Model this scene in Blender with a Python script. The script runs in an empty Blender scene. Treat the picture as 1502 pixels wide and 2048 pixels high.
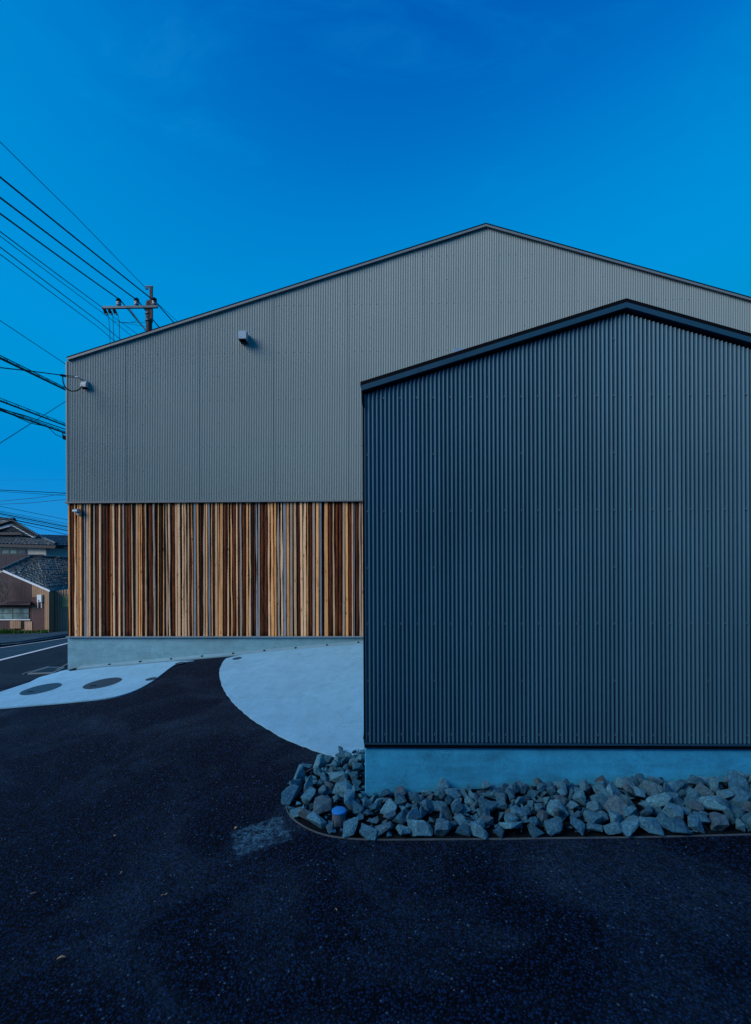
import bpy, bmesh, math, random
from mathutils import Vector, Matrix, noise
R = math.radians
S = bpy.context.scene
COL = S.collection
rnd = random.Random(7)

# ------------------------------------------------------------------ camera, sky, sun, exposure
FPX, CX, CY = 950.0, 751.0, 1115.0          # focal length and principal point in photo pixels (1502 x 2048)
CAM = Vector((0, 0, 2.0))
MAT = Matrix.Rotation(R(1.25), 4, 'Z') @ Matrix.Rotation(R(90), 4, 'X') @ Matrix.Rotation(R(-0.24), 4, 'Z')
cd = bpy.data.cameras.new('camera')
cd.sensor_fit = 'HORIZONTAL'; cd.sensor_width = 36.0; cd.lens = 36.0 * FPX / 1502.0
cd.shift_y = (CY - 1024.0) / 1502.0
cd.clip_start = 0.05; cd.clip_end = 2000
cam = bpy.data.objects.new('camera', cd); COL.objects.link(cam)
cam.matrix_world = Matrix.Translation(CAM) @ MAT
S.camera = cam

SUN_EL, SUN_ROT = R(30), R(236)
W = bpy.data.worlds.new('World'); S.world = W; W.use_nodes = True
wt = W.node_tree; bg = wt.nodes['Background']
sky = wt.nodes.new('ShaderNodeTexSky'); sky.sky_type = 'NISHITA'; sky.sun_disc = False
sky.sun_elevation = SUN_EL; sky.sun_rotation = SUN_ROT
mul = wt.nodes.new('ShaderNodeVectorMath'); mul.operation = 'SCALE'; mul.inputs['Scale'].default_value = 0.1
crv = wt.nodes.new('ShaderNodeRGBCurve')
def setcurve(c, pts):
    while len(c.points) > 2: c.points.remove(c.points[1])
    c.points[0].location = pts[0]; c.points[-1].location = pts[-1]
    for p in pts[1:-1]: c.points.new(*p)
crv.mapping.use_clip = False
setcurve(crv.mapping.curves[0], [(0, 0), (.3, .003), (.6, .05), (1.7, .5)])
setcurve(crv.mapping.curves[1], [(0, 0), (.10, .075), (.118, .116), (.132, .160), (.146, .208), (.17, .252), (.215, .285), (.39, .255), (.7, .33), (1.2, .72), (2.2, 1.4)])
setcurve(crv.mapping.curves[2], [(0, 0), (.15, .34), (.207, .485), (.229, .555), (.249, .61), (.29, .665), (.34, .70), (.42, .66), (.55, .70), (.8, .98), (1.3, 1.5), (2, 2.2)])
crv.mapping.update()
mul2 = wt.nodes.new('ShaderNodeVectorMath'); mul2.operation = 'SCALE'; mul2.inputs['Scale'].default_value = 10.0
wt.links.new(sky.outputs[0], mul.inputs[0]); wt.links.new(mul.outputs[0], crv.inputs['Color'])
# thin high cirrus, barely visible
wtc = wt.nodes.new('ShaderNodeTexCoord'); wmp = wt.nodes.new('ShaderNodeMapping')
wmp.inputs['Rotation'].default_value = (.3, .5, .4); wmp.inputs['Scale'].default_value = (2.2, 7, 9)
wns = wt.nodes.new('ShaderNodeTexNoise'); wns.inputs['Scale'].default_value = 1.3; wns.inputs['Detail'].default_value = 7
wns.inputs['Roughness'].default_value = .62; wns.inputs['Distortion'].default_value = .8
wrp = wt.nodes.new('ShaderNodeMapRange'); wrp.inputs['From Min'].default_value = .52; wrp.inputs['From Max'].default_value = .8; wrp.inputs['To Max'].default_value = .30
wmx = wt.nodes.new('ShaderNodeMix'); wmx.data_type = 'RGBA'; wmx.inputs[7].default_value = (.02, .30, .70, 1)
wt.links.new(wtc.outputs['Generated'], wmp.inputs[0]); wt.links.new(wmp.outputs[0], wns.inputs['Vector'])
wt.links.new(wns.outputs[0], wrp.inputs['Value']); wt.links.new(wrp.outputs[0], wmx.inputs[0])
wt.links.new(crv.outputs[0], wmx.inputs[6]); wt.links.new(wmx.outputs[2], mul2.inputs[0]); wt.links.new(mul2.outputs[0], bg.inputs['Color'])
bg.inputs['Strength'].default_value = 0.1

sl = bpy.data.lights.new('sun', 'SUN'); sl.energy = 3.0; sl.angle = R(34); sl.color = (1.0, 0.96, 0.92)
sun = bpy.data.objects.new('sun', sl); COL.objects.link(sun)
sd = Vector((math.sin(SUN_ROT) * math.cos(SUN_EL), math.cos(SUN_ROT) * math.cos(SUN_EL), math.sin(SUN_EL)))
sun.rotation_euler = sd.to_track_quat('Z', 'Y').to_euler()
sun.location = sd * 40
S.view_settings.view_transform = 'Standard'; S.view_settings.look = 'None'
S.view_settings.exposure = 0.0; S.view_settings.gamma = 1.0; S.view_settings.use_curve_mapping = False

# ------------------------------------------------------------------ helpers: survey of the place
def ray(px, py):
    return MAT.to_3x3() @ Vector(((px - CX) / FPX, -(py - CY) / FPX, -1.0))
def at_y(px, py, Y):                         # point on the vertical plane y = Y
    d = ray(px, py); return CAM + d * ((Y - CAM.y) / d.y)
def at_d(px, py, depth):
    return CAM + ray(px, py) * depth
def on_plane(px, py, p0, n):
    d = ray(px, py); return CAM + d * ((p0 - CAM).dot(n) / d.dot(n))
def sm(t):
    t = max(0.0, min(1.0, t)); return t * t * (3 - 2 * t)
def H(x, y):                                 # height of the ground
    if x < 0: px_ = .0885 * x
    elif x < 1.5: px_ = .0885 * x - (.0885 - .03) * x * x / 3.0
    else: px_ = .0885 * 1.5 - (.0885 - .03) * .75 + .03 * (min(x, 8) - 1.5)
    site = -.157 + px_ + .0618 * max(-6, min(y, 14))
    if x > -6: return site
    road = .633 + .0473 * x - .0739 * y
    s = sm((-6 - x) / 1.1)
    return max(-7.0, site * (1 - s) + min(site, road) * s)
def gp(px, py, off=0.0):                     # point on the ground
    d = ray(px, py); t0, t1 = 0.5, 0.5
    while t1 < 90:
        p = CAM + d * t1
        if p.z < H(p.x, p.y) + off: break
        t0 = t1; t1 *= 1.04
    for _ in range(40):
        t = (t0 + t1) / 2; p = CAM + d * t
        if p.z < H(p.x, p.y) + off: t1 = t
        else: t0 = t
    p = CAM + d * t1
    return Vector((p.x, p.y, H(p.x, p.y) + off))

# ------------------------------------------------------------------ helpers: materials
def new_mat(name):
    m = bpy.data.materials.new(name); m.use_nodes = True
    nt = m.node_tree; b = nt.nodes['Principled BSDF']
    return m, nt, b
def N(nt, typ, **kw):
    n = nt.nodes.new(typ)
    for k, v in kw.items():
        if hasattr(n, k): setattr(n, k, v)
        else: n.inputs[k].default_value = v
    return n
def ramp(nt, src, stops, interp='LINEAR'):
    r = nt.nodes.new('ShaderNodeValToRGB'); r.color_ramp.interpolation = interp
    e = r.color_ramp.elements
    while len(e) < len(stops): e.new(0.5)
    for el, (p, c) in zip(e, stops):
        el.position = p; el.color = (*c, 1) if len(c) == 3 else c
    nt.links.new(src, r.inputs[0]); return r
def coords(nt, scale=(1, 1, 1), loc=(0, 0, 0), kind='Object'):
    tc = nt.nodes.new('ShaderNodeTexCoord'); mp = nt.nodes.new('ShaderNodeMapping')
    mp.inputs['Scale'].default_value = scale; mp.inputs['Location'].default_value = loc
    nt.links.new(tc.outputs[kind], mp.inputs[0]); return mp.outputs[0]
def noise_tex(nt, vec, scale, detail=4, rough=.55, dist=0):
    n = nt.nodes.new('ShaderNodeTexNoise'); n.inputs['Scale'].default_value = scale
    n.inputs['Detail'].default_value = detail; n.inputs['Roughness'].default_value = rough
    n.inputs['Distortion'].default_value = dist
    nt.links.new(vec, n.inputs['Vector']); return n
def mixc(nt, fac, a, b, mode='MIX'):
    n = nt.nodes.new('ShaderNodeMix'); n.data_type = 'RGBA'; n.blend_type = mode
    for s, v in ((n.inputs[0], fac), (n.inputs[6], a), (n.inputs[7], b)):
        if isinstance(v, (int, float)): s.default_value = v
        elif isinstance(v, tuple): s.default_value = (*v, 1)
        else: nt.links.new(v, s)
    return n.outputs[2]
def bump(nt, b, h, strength, dist):
    n = nt.nodes.new('ShaderNodeBump'); n.inputs['Strength'].default_value = strength
    n.inputs['Distance'].default_value = dist
    nt.links.new(h, n.inputs['Height']); nt.links.new(n.outputs[0], b.inputs['Normal']); return n
def mat_plain(name, col, rough=.6, metal=0.0, var=.12, scale=6.0, spec=.5):
    m, nt, b = new_mat(name)
    v = coords(nt); n = noise_tex(nt, v, scale, 5, .6)
    lo = tuple(c * (1 - var) for c in col); hi = tuple(min(1, c * (1 + var)) for c in col)
    r = ramp(nt, n.outputs[0], [(.3, lo), (.7, hi)])
    nt.links.new(r.outputs[0], b.inputs['Base Color'])
    b.inputs['Roughness'].default_value = rough; b.inputs['Metallic'].default_value = metal
    b.inputs['Specular IOR Level'].default_value = spec
    return m
def mat_metal(name, col, rough=.42, var=.10, spec=.5):
    # painted corrugated sheet: faint rain streaks and chalking
    m, nt, b = new_mat(name)
    v = coords(nt, (9, 9, .35)); n = noise_tex(nt, v, 1.0, 6, .65)
    v2 = coords(nt); n2 = noise_tex(nt, v2, .6, 3, .5)
    a = mixc(nt, .5, n.outputs[0], n2.outputs[0])
    r = ramp(nt, a, [(.35, tuple(c * (1 - var) for c in col)), (.65, tuple(c * (1 + var) for c in col))])
    nt.links.new(r.outputs[0], b.inputs['Base Color'])
    rr = ramp(nt, n.outputs[0], [(.3, (rough - .06,) * 3), (.7, (rough + .1,) * 3)])
    nt.links.new(rr.outputs[0], b.inputs['Roughness'])
    b.inputs['Specular IOR Level'].default_value = spec
    return m
def mat_concrete(name, col, var=.16, streak=True, rough=.85):
    m, nt, b = new_mat(name)
    v = coords(nt); big = noise_tex(nt, v, 1.6, 7, .66, .5); fine = noise_tex(nt, v, 90, 3, .7); midn = noise_tex(nt, v, 7, 6, .7, .3)
    vs = coords(nt, (.8, .8, 5) if streak else (2.6, .9, 1)); st = noise_tex(nt, vs, 2.0, 6, .65, .8)
    a = mixc(nt, .45, big.outputs[0], st.outputs[0])
    a = mixc(nt, .35, a, midn.outputs[0])
    r = ramp(nt, a, [(.30, tuple(c * (1 - var * 1.7) for c in col)), (.5, col), (.68, tuple(c * (1 + var * 1.4) for c in col))])
    f = ramp(nt, fine.outputs[0], [(.3, (.82,) * 3), (.7, (1.1,) * 3)])
    c = mixc(nt, 1.0, r.outputs[0], f.outputs[0], 'MULTIPLY')
    # blow holes
    vo = N(nt, 'ShaderNodeTexVoronoi', Scale=24.0); nt.links.new(v, vo.inputs['Vector'])
    ph = ramp(nt, vo.outputs['Distance'], [(.05, (.45,) * 3), (.10, (1, 1, 1))])
    sp = nt.nodes.new('ShaderNodeSeparateColor'); nt.links.new(vo.outputs['Color'], sp.inputs[0])
    on = ramp(nt, sp.outputs[0], [(.80, (0, 0, 0)), (.82, (1, 1, 1))])
    c = mixc(nt, on.outputs[0], c, mixc(nt, 1.0, c, ph.outputs[0], 'MULTIPLY'))
    # hairline cracks
    vc = N(nt, 'ShaderNodeTexVoronoi', Scale=.55); vc.feature = 'DISTANCE_TO_EDGE'
    wv = nt.nodes.new('ShaderNodeVectorMath'); wv.operation = 'MULTIPLY_ADD'; wv.inputs[1].default_value = (.5, .5, .5)
    nt.links.new(midn.outputs['Color'], wv.inputs[0]); nt.links.new(v, wv.inputs[2]); nt.links.new(wv.outputs[0], vc.inputs['Vector'])
    ck = ramp(nt, vc.outputs['Distance'], [(.0, (.72,) * 3), (.006, (1, 1, 1))])
    c = mixc(nt, 1.0, c, ck.outputs[0], 'MULTIPLY')
    nt.links.new(c, b.inputs['Base Color']); b.inputs['Roughness'].default_value = rough
    bump(nt, b, fine.outputs[0], .3, .002)
    return m

# ------------------------------------------------------------------ helpers: meshes and objects
class MB:
    """collects faces in world coordinates, builds ONE mesh object"""
    def __init__(s): s.v = []; s.f = []; s.sm = []
    def add(s, vs, fs, smooth=False):
        o = len(s.v); s.v += [Vector(p) for p in vs]
        s.f += [tuple(i + o for i in f) for f in fs]; s.sm += [smooth] * len(fs)
        return s
    def quad(s, a, b, c, d, smooth=False): return s.add([a, b, c, d], [(0, 1, 2, 3)], smooth)
    def box(s, x0, x1, y0, y1, z0, z1):
        vs = [(x, y, z) for z in (z0, z1) for y in (y0, y1) for x in (x0, x1)]
        return s.add(vs, [(0, 2, 3, 1), (4, 5, 7, 6), (0, 1, 5, 4), (2, 6, 7, 3), (0, 4, 6, 2), (1, 3, 7, 5)])
    def prism(s, pts, off):
        """closed polygon (world points) swept by the vector off"""
        n = len(pts); off = Vector(off); a = [Vector(p) for p in pts]; b = [p + off for p in a]
        fs = [tuple(range(n)), tuple(range(2 * n - 1, n - 1, -1))]
        fs += [(i, i + n, (i + 1) % n + n, (i + 1) % n) for i in range(n)]
        return s.add(a + b, fs)
    def tube(s, pts, r, sides=6, cap=True, smooth=True):
        pts = [Vector(p) for p in pts]; n = len(pts); o = []
        for i, p in enumerate(pts):
            t = (pts[min(i + 1, n - 1)] - pts[max(i - 1, 0)]).normalized()
            u = t.cross(Vector((0, 0, 1)))
            if u.length < 1e-3: u = Vector((1, 0, 0))
            u.normalize(); w = u.cross(t)
            rr = r[i] if isinstance(r, (list, tuple)) else r
            o += [p + (u * math.cos(a) + w * math.sin(a)) * rr for a in [2 * math.pi * k / sides for k in range(sides)]]
        fs = [(i * sides + k, i * sides + (k + 1) % sides, (i + 1) * sides + (k + 1) % sides, (i + 1) * sides + k)
              for i in range(n - 1) for k in range(sides)]
        s.add(o, fs, smooth)
        if cap: s.add(o[:sides], [tuple(range(sides - 1, -1, -1))]); s.add(o[-sides:], [tuple(range(sides))])
        return s
    def lathe(s, c, prof, sides=16, axis=None, smooth=True):
        """prof: (radius, height) pairs round the vertical through c"""
        c = Vector(c); o = []
        for r_, h in prof:
            o += [c + Vector((r_ * math.cos(2 * math.pi * k / sides), r_ * math.sin(2 * math.pi * k / sides), h)) for k in range(sides)]
        fs = [(i * sides + k, i * sides + (k + 1) % sides, (i + 1) * sides + (k + 1) % sides, (i + 1) * sides + k)
              for i in range(len(prof) - 1) for k in range(sides)]
        return s.add(o, fs, smooth)
    def build(s, name, mat, parent=None, bevel=0):
        org = parent['_o'] if parent is not None else (0, 0, 0)
        org = Vector(org)
        me = bpy.data.meshes.new(name)
        me.from_pydata([tuple(p - org) for p in s.v], [], s.f)
        me.polygons.foreach_set('use_smooth', s.sm)
        if bevel:
            bm = bmesh.new(); bm.from_mesh(me)
            bmesh.ops.remove_doubles(bm, verts=bm.verts, dist=1e-5)
            bmesh.ops.bevel(bm, geom=bm.edges[:], offset=bevel, segments=1, affect='EDGES', profile=.5)
            bm.to_mesh(me); bm.free()
        me.materials.append(mat); me.update()
        o = bpy.data.objects.new(name, me); COL.objects.link(o)
        if parent is not None: o.parent = parent; o['_o'] = parent['_o']
        else: o['_o'] = (0.0, 0.0, 0.0)
        return o
def thing(name, label, cat, loc, group=None):
    o = bpy.data.objects.new(name, None); COL.objects.link(o); o.empty_display_size = .2
    o.location = loc; o['_o'] = tuple(loc); tag(o, label, cat, group); return o
def tag(o, label, cat, group=None):
    o['label'] = label; o['category'] = cat
    if group: o['group'] = group
    return o
def struct(o): o['kind'] = 'structure'; return o
def sheet(name, mat, pts2, off, parent=None, cell=.5, drop=0.0):
    """flat sheet with outline pts2 (x, y) lying on the ground at height off"""
    bm = bmesh.new(); vs = [bm.verts.new((p[0], p[1], 0)) for p in pts2]; f = bm.faces.new(vs)
    if f.normal.z < 0: f.normal_flip()
    xs = [p[0] for p in pts2]; ys = [p[1] for p in pts2]
    for ax, (lo, hi) in ((0, (min(xs), max(xs))), (1, (min(ys), max(ys)))):
        k = math.ceil(lo / cell) * cell
        while k < hi:
            co = (k, 0, 0) if ax == 0 else (0, k, 0); no = (1, 0, 0) if ax == 0 else (0, 1, 0)
            bmesh.ops.bisect_plane(bm, geom=bm.verts[:] + bm.edges[:] + bm.faces[:], plane_co=co, plane_no=no, dist=1e-5)
            k += cell
    if drop:
        be = [e for e in bm.edges if e.is_boundary]
        ret = bmesh.ops.extrude_edge_only(bm, edges=be)
        low = set(v for v in ret['geom'] if isinstance(v, bmesh.types.BMVert))
    else: low = set()
    bmesh.ops.recalc_face_normals(bm, faces=bm.faces[:])
    for v in bm.verts: v.co.z = H(v.co.x, v.co.y) + off - (drop if v in low else 0)
    ups = sum(f.normal.z * f.calc_area() for f in bm.faces)
    me = bpy.data.meshes.new(name); bm.normal_update()
    if sum(f.normal.z * f.calc_area() for f in bm.faces) < 0: bmesh.ops.reverse_faces(bm, faces=bm.faces[:])
    bm.to_mesh(me); bm.free(); me.materials.append(mat)
    o = bpy.data.objects.new(name, me); COL.objects.link(o); o['_o'] = (0., 0., 0.)
    if parent: o.parent = parent
    return o
def smooth_line(pts, n=6):
    """Catmull-Rom through 2D points"""
    out = []
    for i in range(len(pts) - 1):
        p0 = pts[max(i - 1, 0)]; p1 = pts[i]; p2 = pts[i + 1]; p3 = pts[min(i + 2, len(pts) - 1)]
        for k in range(n):
            t = k / n
            out.append(tuple(.5 * (2 * b + (c - a) * t + (2 * a - 5 * b + 4 * c - d) * t * t + (3 * b - a - 3 * c + d) * t ** 3)
                             for a, b, c, d in zip(p0, p1, p2, p3)))
    out.append(tuple(pts[-1])); return out

# ------------------------------------------------------------------ materials
def mat_asphalt(name, dark, mid, light, speck=.045, patch=None):
    m, nt, b = new_mat(name)
    v = coords(nt)
    wob = noise_tex(nt, v, 60, 2, .5)
    vd = nt.nodes.new('ShaderNodeVectorMath'); vd.operation = 'MULTIPLY_ADD'
    nt.links.new(wob.outputs['Color'], vd.inputs[0]); vd.inputs[1].default_value = (.008,) * 3; nt.links.new(v, vd.inputs[2])
    vo = N(nt, 'ShaderNodeTexVoronoi', Scale=78.0, Randomness=1.0); nt.links.new(vd.outputs[0], vo.inputs['Vector'])
    vo2 = N(nt, 'ShaderNodeTexVoronoi', Scale=190.0); nt.links.new(v, vo2.inputs['Vector'])
    sep = nt.nodes.new('ShaderNodeSeparateColor'); nt.links.new(vo.outputs['Color'], sep.inputs[0])
    hi = tuple(m_ * 2.1 for m_ in mid)
    chip = ramp(nt, sep.outputs[0], [(0, dark), (.5, mid), (.9, hi), (1 - speck, hi), (1 - speck * .7, light), (1, light)])
    gap = ramp(nt, vo.outputs['Distance'], [(.28, (1, 1, 1)), (.60, (.05, .05, .06))])
    c = mixc(nt, 1.0, chip.outputs[0], gap.outputs[0], 'MULTIPLY')
    # worn, dusty areas
    big = noise_tex(nt, v, 1.1, 6, .62, .6)
    dust = ramp(nt, big.outputs[0], [(.46, (0, 0, 0)), (.76, (.36,) * 3)])
    c = mixc(nt, dust.outputs[0], c, mixc(nt, sep.outputs[1], mid, light))
    # scattered pale crumbs
    cr = N(nt, 'ShaderNodeTexVoronoi', Scale=26.0); nt.links.new(v, cr.inputs['Vector'])
    crm = ramp(nt, cr.outputs['Distance'], [(.06, (1, 1, 1)), (.10, (0, 0, 0))])
    sep2 = nt.nodes.new('ShaderNodeSeparateColor'); nt.links.new(cr.outputs['Color'], sep2.inputs[0])
    crs = ramp(nt, sep2.outputs[0], [(.93, (0, 0, 0)), (.95, (1, 1, 1))])
    cm = mixc(nt, 1.0, crm.outputs[0], crs.outputs[0], 'MULTIPLY')
    cr2 = N(nt, 'ShaderNodeTexVoronoi', Scale=70.0); nt.links.new(v, cr2.inputs['Vector'])
    cm2 = ramp(nt, cr2.outputs['Distance'], [(.10, (.8,) * 3), (.24, (0, 0, 0))])
    cn2 = noise_tex(nt, v, 2.6, 7, .75, 1.0); cz = ramp(nt, cn2.outputs[0], [(.51, (0, 0, 0)), (.68, (1, 1, 1))])
    cm2 = mixc(nt, 1.0, cm2.outputs[0], cz.outputs[0], 'MULTIPLY')
    c = mixc(nt, cm2, c, mixc(nt, sep.outputs[1], (.03, .08, .13), (.12, .19, .25)))
    c = mixc(nt, cm, c, (.22, .27, .31))
    h = vo.outputs['Distance']
    if patch:                                 # dried cement slurry on the asphalt
        (ax, ay), (ux, uy), hw, hh = patch
        sx = nt.nodes.new('ShaderNodeSeparateXYZ'); nz = noise_tex(nt, v, 9, 5, .7)
        vv = nt.nodes.new('ShaderNodeVectorMath'); vv.operation = 'MULTIPLY_ADD'
        nt.links.new(nz.outputs['Color'], vv.inputs[0]); vv.inputs[1].default_value = (.07, .07, 0); nt.links.new(v, vv.inputs[2])
        mp = nt.nodes.new('ShaderNodeMapping'); mp.vector_type = 'TEXTURE'
        mp.inputs['Location'].default_value = (ax + .035, ay + .035, 0); mp.inputs['Rotation'].default_value = (0, 0, math.atan2(uy, ux))
        mp.inputs['Scale'].default_value = (hw, hh, 1)
        nt.links.new(vv.outputs[0], mp.inputs[0]); nt.links.new(mp.outputs[0], sx.inputs[0])
        ab = []
        for k in (0, 1):
            a = nt.nodes.new('ShaderNodeMath'); a.operation = 'ABSOLUTE'; nt.links.new(sx.outputs[k], a.inputs[0]); ab.append(a)
        mx = nt.nodes.new('ShaderNodeMath'); mx.operation = 'MAXIMUM'
        nt.links.new(ab[0].outputs[0], mx.inputs[0]); nt.links.new(ab[1].outputs[0], mx.inputs[1])
        pm = ramp(nt, mx.outputs[0], [(.84, (.66,) * 3), (.99, (0, 0, 0))])
        wear = noise_tex(nt, v, 22, 4, .7); wr = ramp(nt, wear.outputs[0], [(.42, (.05,) * 3), (.62, (1, 1, 1))])
        pf = mixc(nt, 1.0, pm.outputs[0], wr.outputs[0], 'MULTIPLY')
        c = mixc(nt, pf, c, mixc(nt, sep.outputs[1], (.02, .09, .15), (.11, .27, .36)))
    nt.links.new(c, b.inputs['Base Color']); b.inputs['Roughness'].default_value = .85
    b.inputs['Specular IOR Level'].default_value = .12
    mm = nt.nodes.new('ShaderNodeMath'); mm.operation = 'MULTIPLY_ADD'
    nt.links.new(vo2.outputs['Distance'], mm.inputs[0]); mm.inputs[1].default_value = .25; nt.links.new(h, mm.inputs[2])
    bn = bump(nt, b, mm.outputs[0], 1.0, .006); bn.invert = True
    return m
pc = [gp(*q) for q in ((521, 1670), (468, 1687), (574, 1651), (508, 1646), (535, 1690))]
pu = (pc[2] - pc[1]).xy; phw = pu.length / 2; phh = (pc[3] - pc[4]).xy.length / 2; pu.normalize()
M_ASPH = mat_asphalt('asphalt', (.0006, .0022, .008), (.0036, .0165, .047), (.07, .14, .20), .015,
                     patch=((pc[0].x, pc[0].y), (pu.x, pu.y), phw * 1.08, phh * 1.08))
M_ROAD = mat_asphalt('road_asphalt', (.01, .02, .032), (.02, .042, .065), (.06, .1, .13), .02)
M_LOT = mat_asphalt('old_asphalt', (.03, .07, .09), (.06, .13, .17), (.15, .2, .22), .05)
M_PATCHROAD = mat_asphalt('pale_asphalt', (.025, .08, .12), (.04, .12, .165), (.1, .16, .2), .03)
M_CONC = mat_concrete('pale_concrete', (.20, .45, .61), .15, False, .9)
M_FOUND = mat_concrete('foundation_concrete', (.16, .34, .41), .22)
M_FOUND2 = mat_concrete('shed_foundation_concrete', (.032, .35, .54), .34)
M_KERB = mat_concrete('kerb_concrete', (.18, .34, .41), .14)
M_SHED = mat_metal('charcoal_corrugated_metal', (.044, .128, .185), .42, .2, .3)
M_SHEDTRIM = mat_metal('dark_blue_trim', (.015, .062, .105), .5, .1, .2)
M_BIG = mat_metal('grey_corrugated_metal', (.180, .236, .232), .5, .06, .4)
M_TRIM = mat_metal('pale_grey_trim', (.15, .175, .185), .5, .06, .4)
M_BLACK = mat_plain('black_paint', (.003, .004, .006), .8, var=.2, spec=.08)
M_DARK = mat_plain('dark_lining', (.008, .007, .006), .9, var=.2, spec=.1)
M_VENT = mat_plain('silver_metal', (.24, .33, .38), .45, .3, .06)
M_PLASTIC = mat_plain('grey_plastic', (.30, .34, .36), .5, 0, .06)
M_CABLE = mat_plain('black_cable', (.006, .007, .010), .6, 0, .1, spec=.2)
M_GALV = mat_plain('galvanised_steel', (.06, .09, .11), .5, .4, .15, 20)
M_POLE = mat_concrete('pole_concrete', (.028, .03, .026), .2)
M_RUST = mat_plain('rusty_steel', (.06, .016, .008), .8, 0, .4, 14)
M_CERAM = mat_plain('glazed_porcelain', (.26, .30, .33), .25, 0, .05)
M_SCREW = mat_plain('screw_metal', (.16, .20, .23), .35, .3, .1)
M_PAINT = mat_plain('road_paint', (.60, .64, .66), .7, 0, .12, 25)
M_STEEL = mat_plain('edging_steel', (.20, .24, .26), .4, .5, .2, 12)
M_BLUECAP = mat_plain('blue_plastic', (.004, .20, .55), .6, 0, .08, 30)
M_PVC = mat_plain('grey_pipe', (.10, .13, .16), .5, 0, .1)
M_IRON = mat_plain('cast_iron', (.018, .055, .085), .6, .2, .25, 40)
M_SOIL = mat_plain('dark_gravel_bed', (.006, .010, .013), .95, 0, .6, 60, .05)
M_LEAF = mat_plain('dry_leaf', (.42, .27, .13), .8, 0, .3, 60, .2)
M_GREEN = mat_plain('weed_leaf', (.05, .12, .02), .7, 0, .4, 8, .2)
M_PALELEAF = mat_plain('pale_weed_leaf', (.16, .26, .24), .7, 0, .25, 30, .2)
M_TWIG = mat_plain('twig', (.14, .12, .10), .9, 0, .2)

def mat_stone():
    m, nt, b = new_mat('quarry_stone')
    v = coords(nt); oi = nt.nodes.new('ShaderNodeObjectInfo')
    n1 = noise_tex(nt, v, 9, 6, .65, .5); n2 = noise_tex(nt, v, 55, 5, .7)
    base = ramp(nt, oi.outputs['Random'], [(0, (.04, .17, .26)), (.35, (.075, .27, .38)), (.7, (.14, .39, .50)), (.90, (.09, .23, .31)), (.975, (.13, .21, .25)), (1, (.09, .12, .14))])
    t = ramp(nt, n1.outputs[0], [(.30, (.42, .45, .48)), (.52, (1, 1, 1)), (.72, (1.6, 1.55, 1.5))])
    c = mixc(nt, 1.0, base.outputs[0], t.outputs[0], 'MULTIPLY')
    g = ramp(nt, n2.outputs[0], [(.35, (.55,) * 3), (.58, (1.05,) * 3), (.68, (2.9, 2.8, 2.6))])
    c = mixc(nt, 1.0, c, g.outputs[0], 'MULTIPLY')
    nt.links.new(c, b.inputs['Base Color']); b.inputs['Roughness'].default_value = .82
    b.inputs['Specular IOR Level'].default_value = .3
    a = mixc(nt, .35, n1.outputs[0], n2.outputs[0]); bump(nt, b, a, 1.0, .035)
    return m
M_STONE = mat_stone()

def mat_board(name, a, c_, dark, grain=1.0, knots=True, grey=None):
    m, nt, b = new_mat(name)
    oi = nt.nodes.new('ShaderNodeObjectInfo')
    tc = nt.nodes.new('ShaderNodeTexCoord')
    off = nt.nodes.new('ShaderNodeVectorMath'); off.operation = 'MULTIPLY_ADD'
    cx = nt.nodes.new('ShaderNodeCombineXYZ')
    for k in range(3): nt.links.new(oi.outputs['Random'], cx.inputs[k])
    nt.links.new(cx.outputs[0], off.inputs[0]); off.inputs[1].default_value = (37, 19, 53); nt.links.new(tc.outputs['Object'], off.inputs[2])
    mp = nt.nodes.new('ShaderNodeMapping'); mp.inputs['Scale'].default_value = (26, 26, 1.1); nt.links.new(off.outputs[0], mp.inputs[0])
    g = noise_tex(nt, mp.outputs[0], 2.2, 6, .65, 1.2)
    mp2 = nt.nodes.new('ShaderNodeMapping'); mp2.inputs['Scale'].default_value = (7, 7, .9); nt.links.new(off.outputs[0], mp2.inputs[0])
    g2 = noise_tex(nt, mp2.outputs[0], 1.7, 4, .6, .6)
    col = ramp(nt, g.outputs[0], [(.28, tuple(x * .55 for x in a)), (.46, a), (.70, c_)])
    var = ramp(nt, oi.outputs['Random'], [(0, (.74,) * 3), (.5, (1, 1, 1)), (1, (1.16, 1.14, 1.1))])
    col = mixc(nt, 1.0, col.outputs[0], var.outputs[0], 'MULTIPLY')
    st = ramp(nt, g2.outputs[0], [(.50, (0, 0, 0)), (.78, (.75 * grain,) * 3)])
    col = mixc(nt, st.outputs[0], col, dark)
    if knots:
        mp3 = nt.nodes.new('ShaderNodeMapping'); mp3.inputs['Scale'].default_value = (14, 14, 3.2); nt.links.new(off.outputs[0], mp3.inputs[0])
        vo = N(nt, 'ShaderNodeTexVoronoi', Scale=1.0); nt.links.new(mp3.outputs[0], vo.inputs['Vector'])
        kn = ramp(nt, vo.outputs['Distance'], [(.07, (.85,) * 3), (.15, (0, 0, 0))])
        col = mixc(nt, kn.outputs[0], col, tuple(x * .55 for x in dark))
    nt.links.new(col, b.inputs['Base Color']); b.inputs['Roughness'].default_value = .8
    b.inputs['Specular IOR Level'].default_value = .2
    bump(nt, b, g.outputs[0], .5, .004)
    return m
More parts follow.
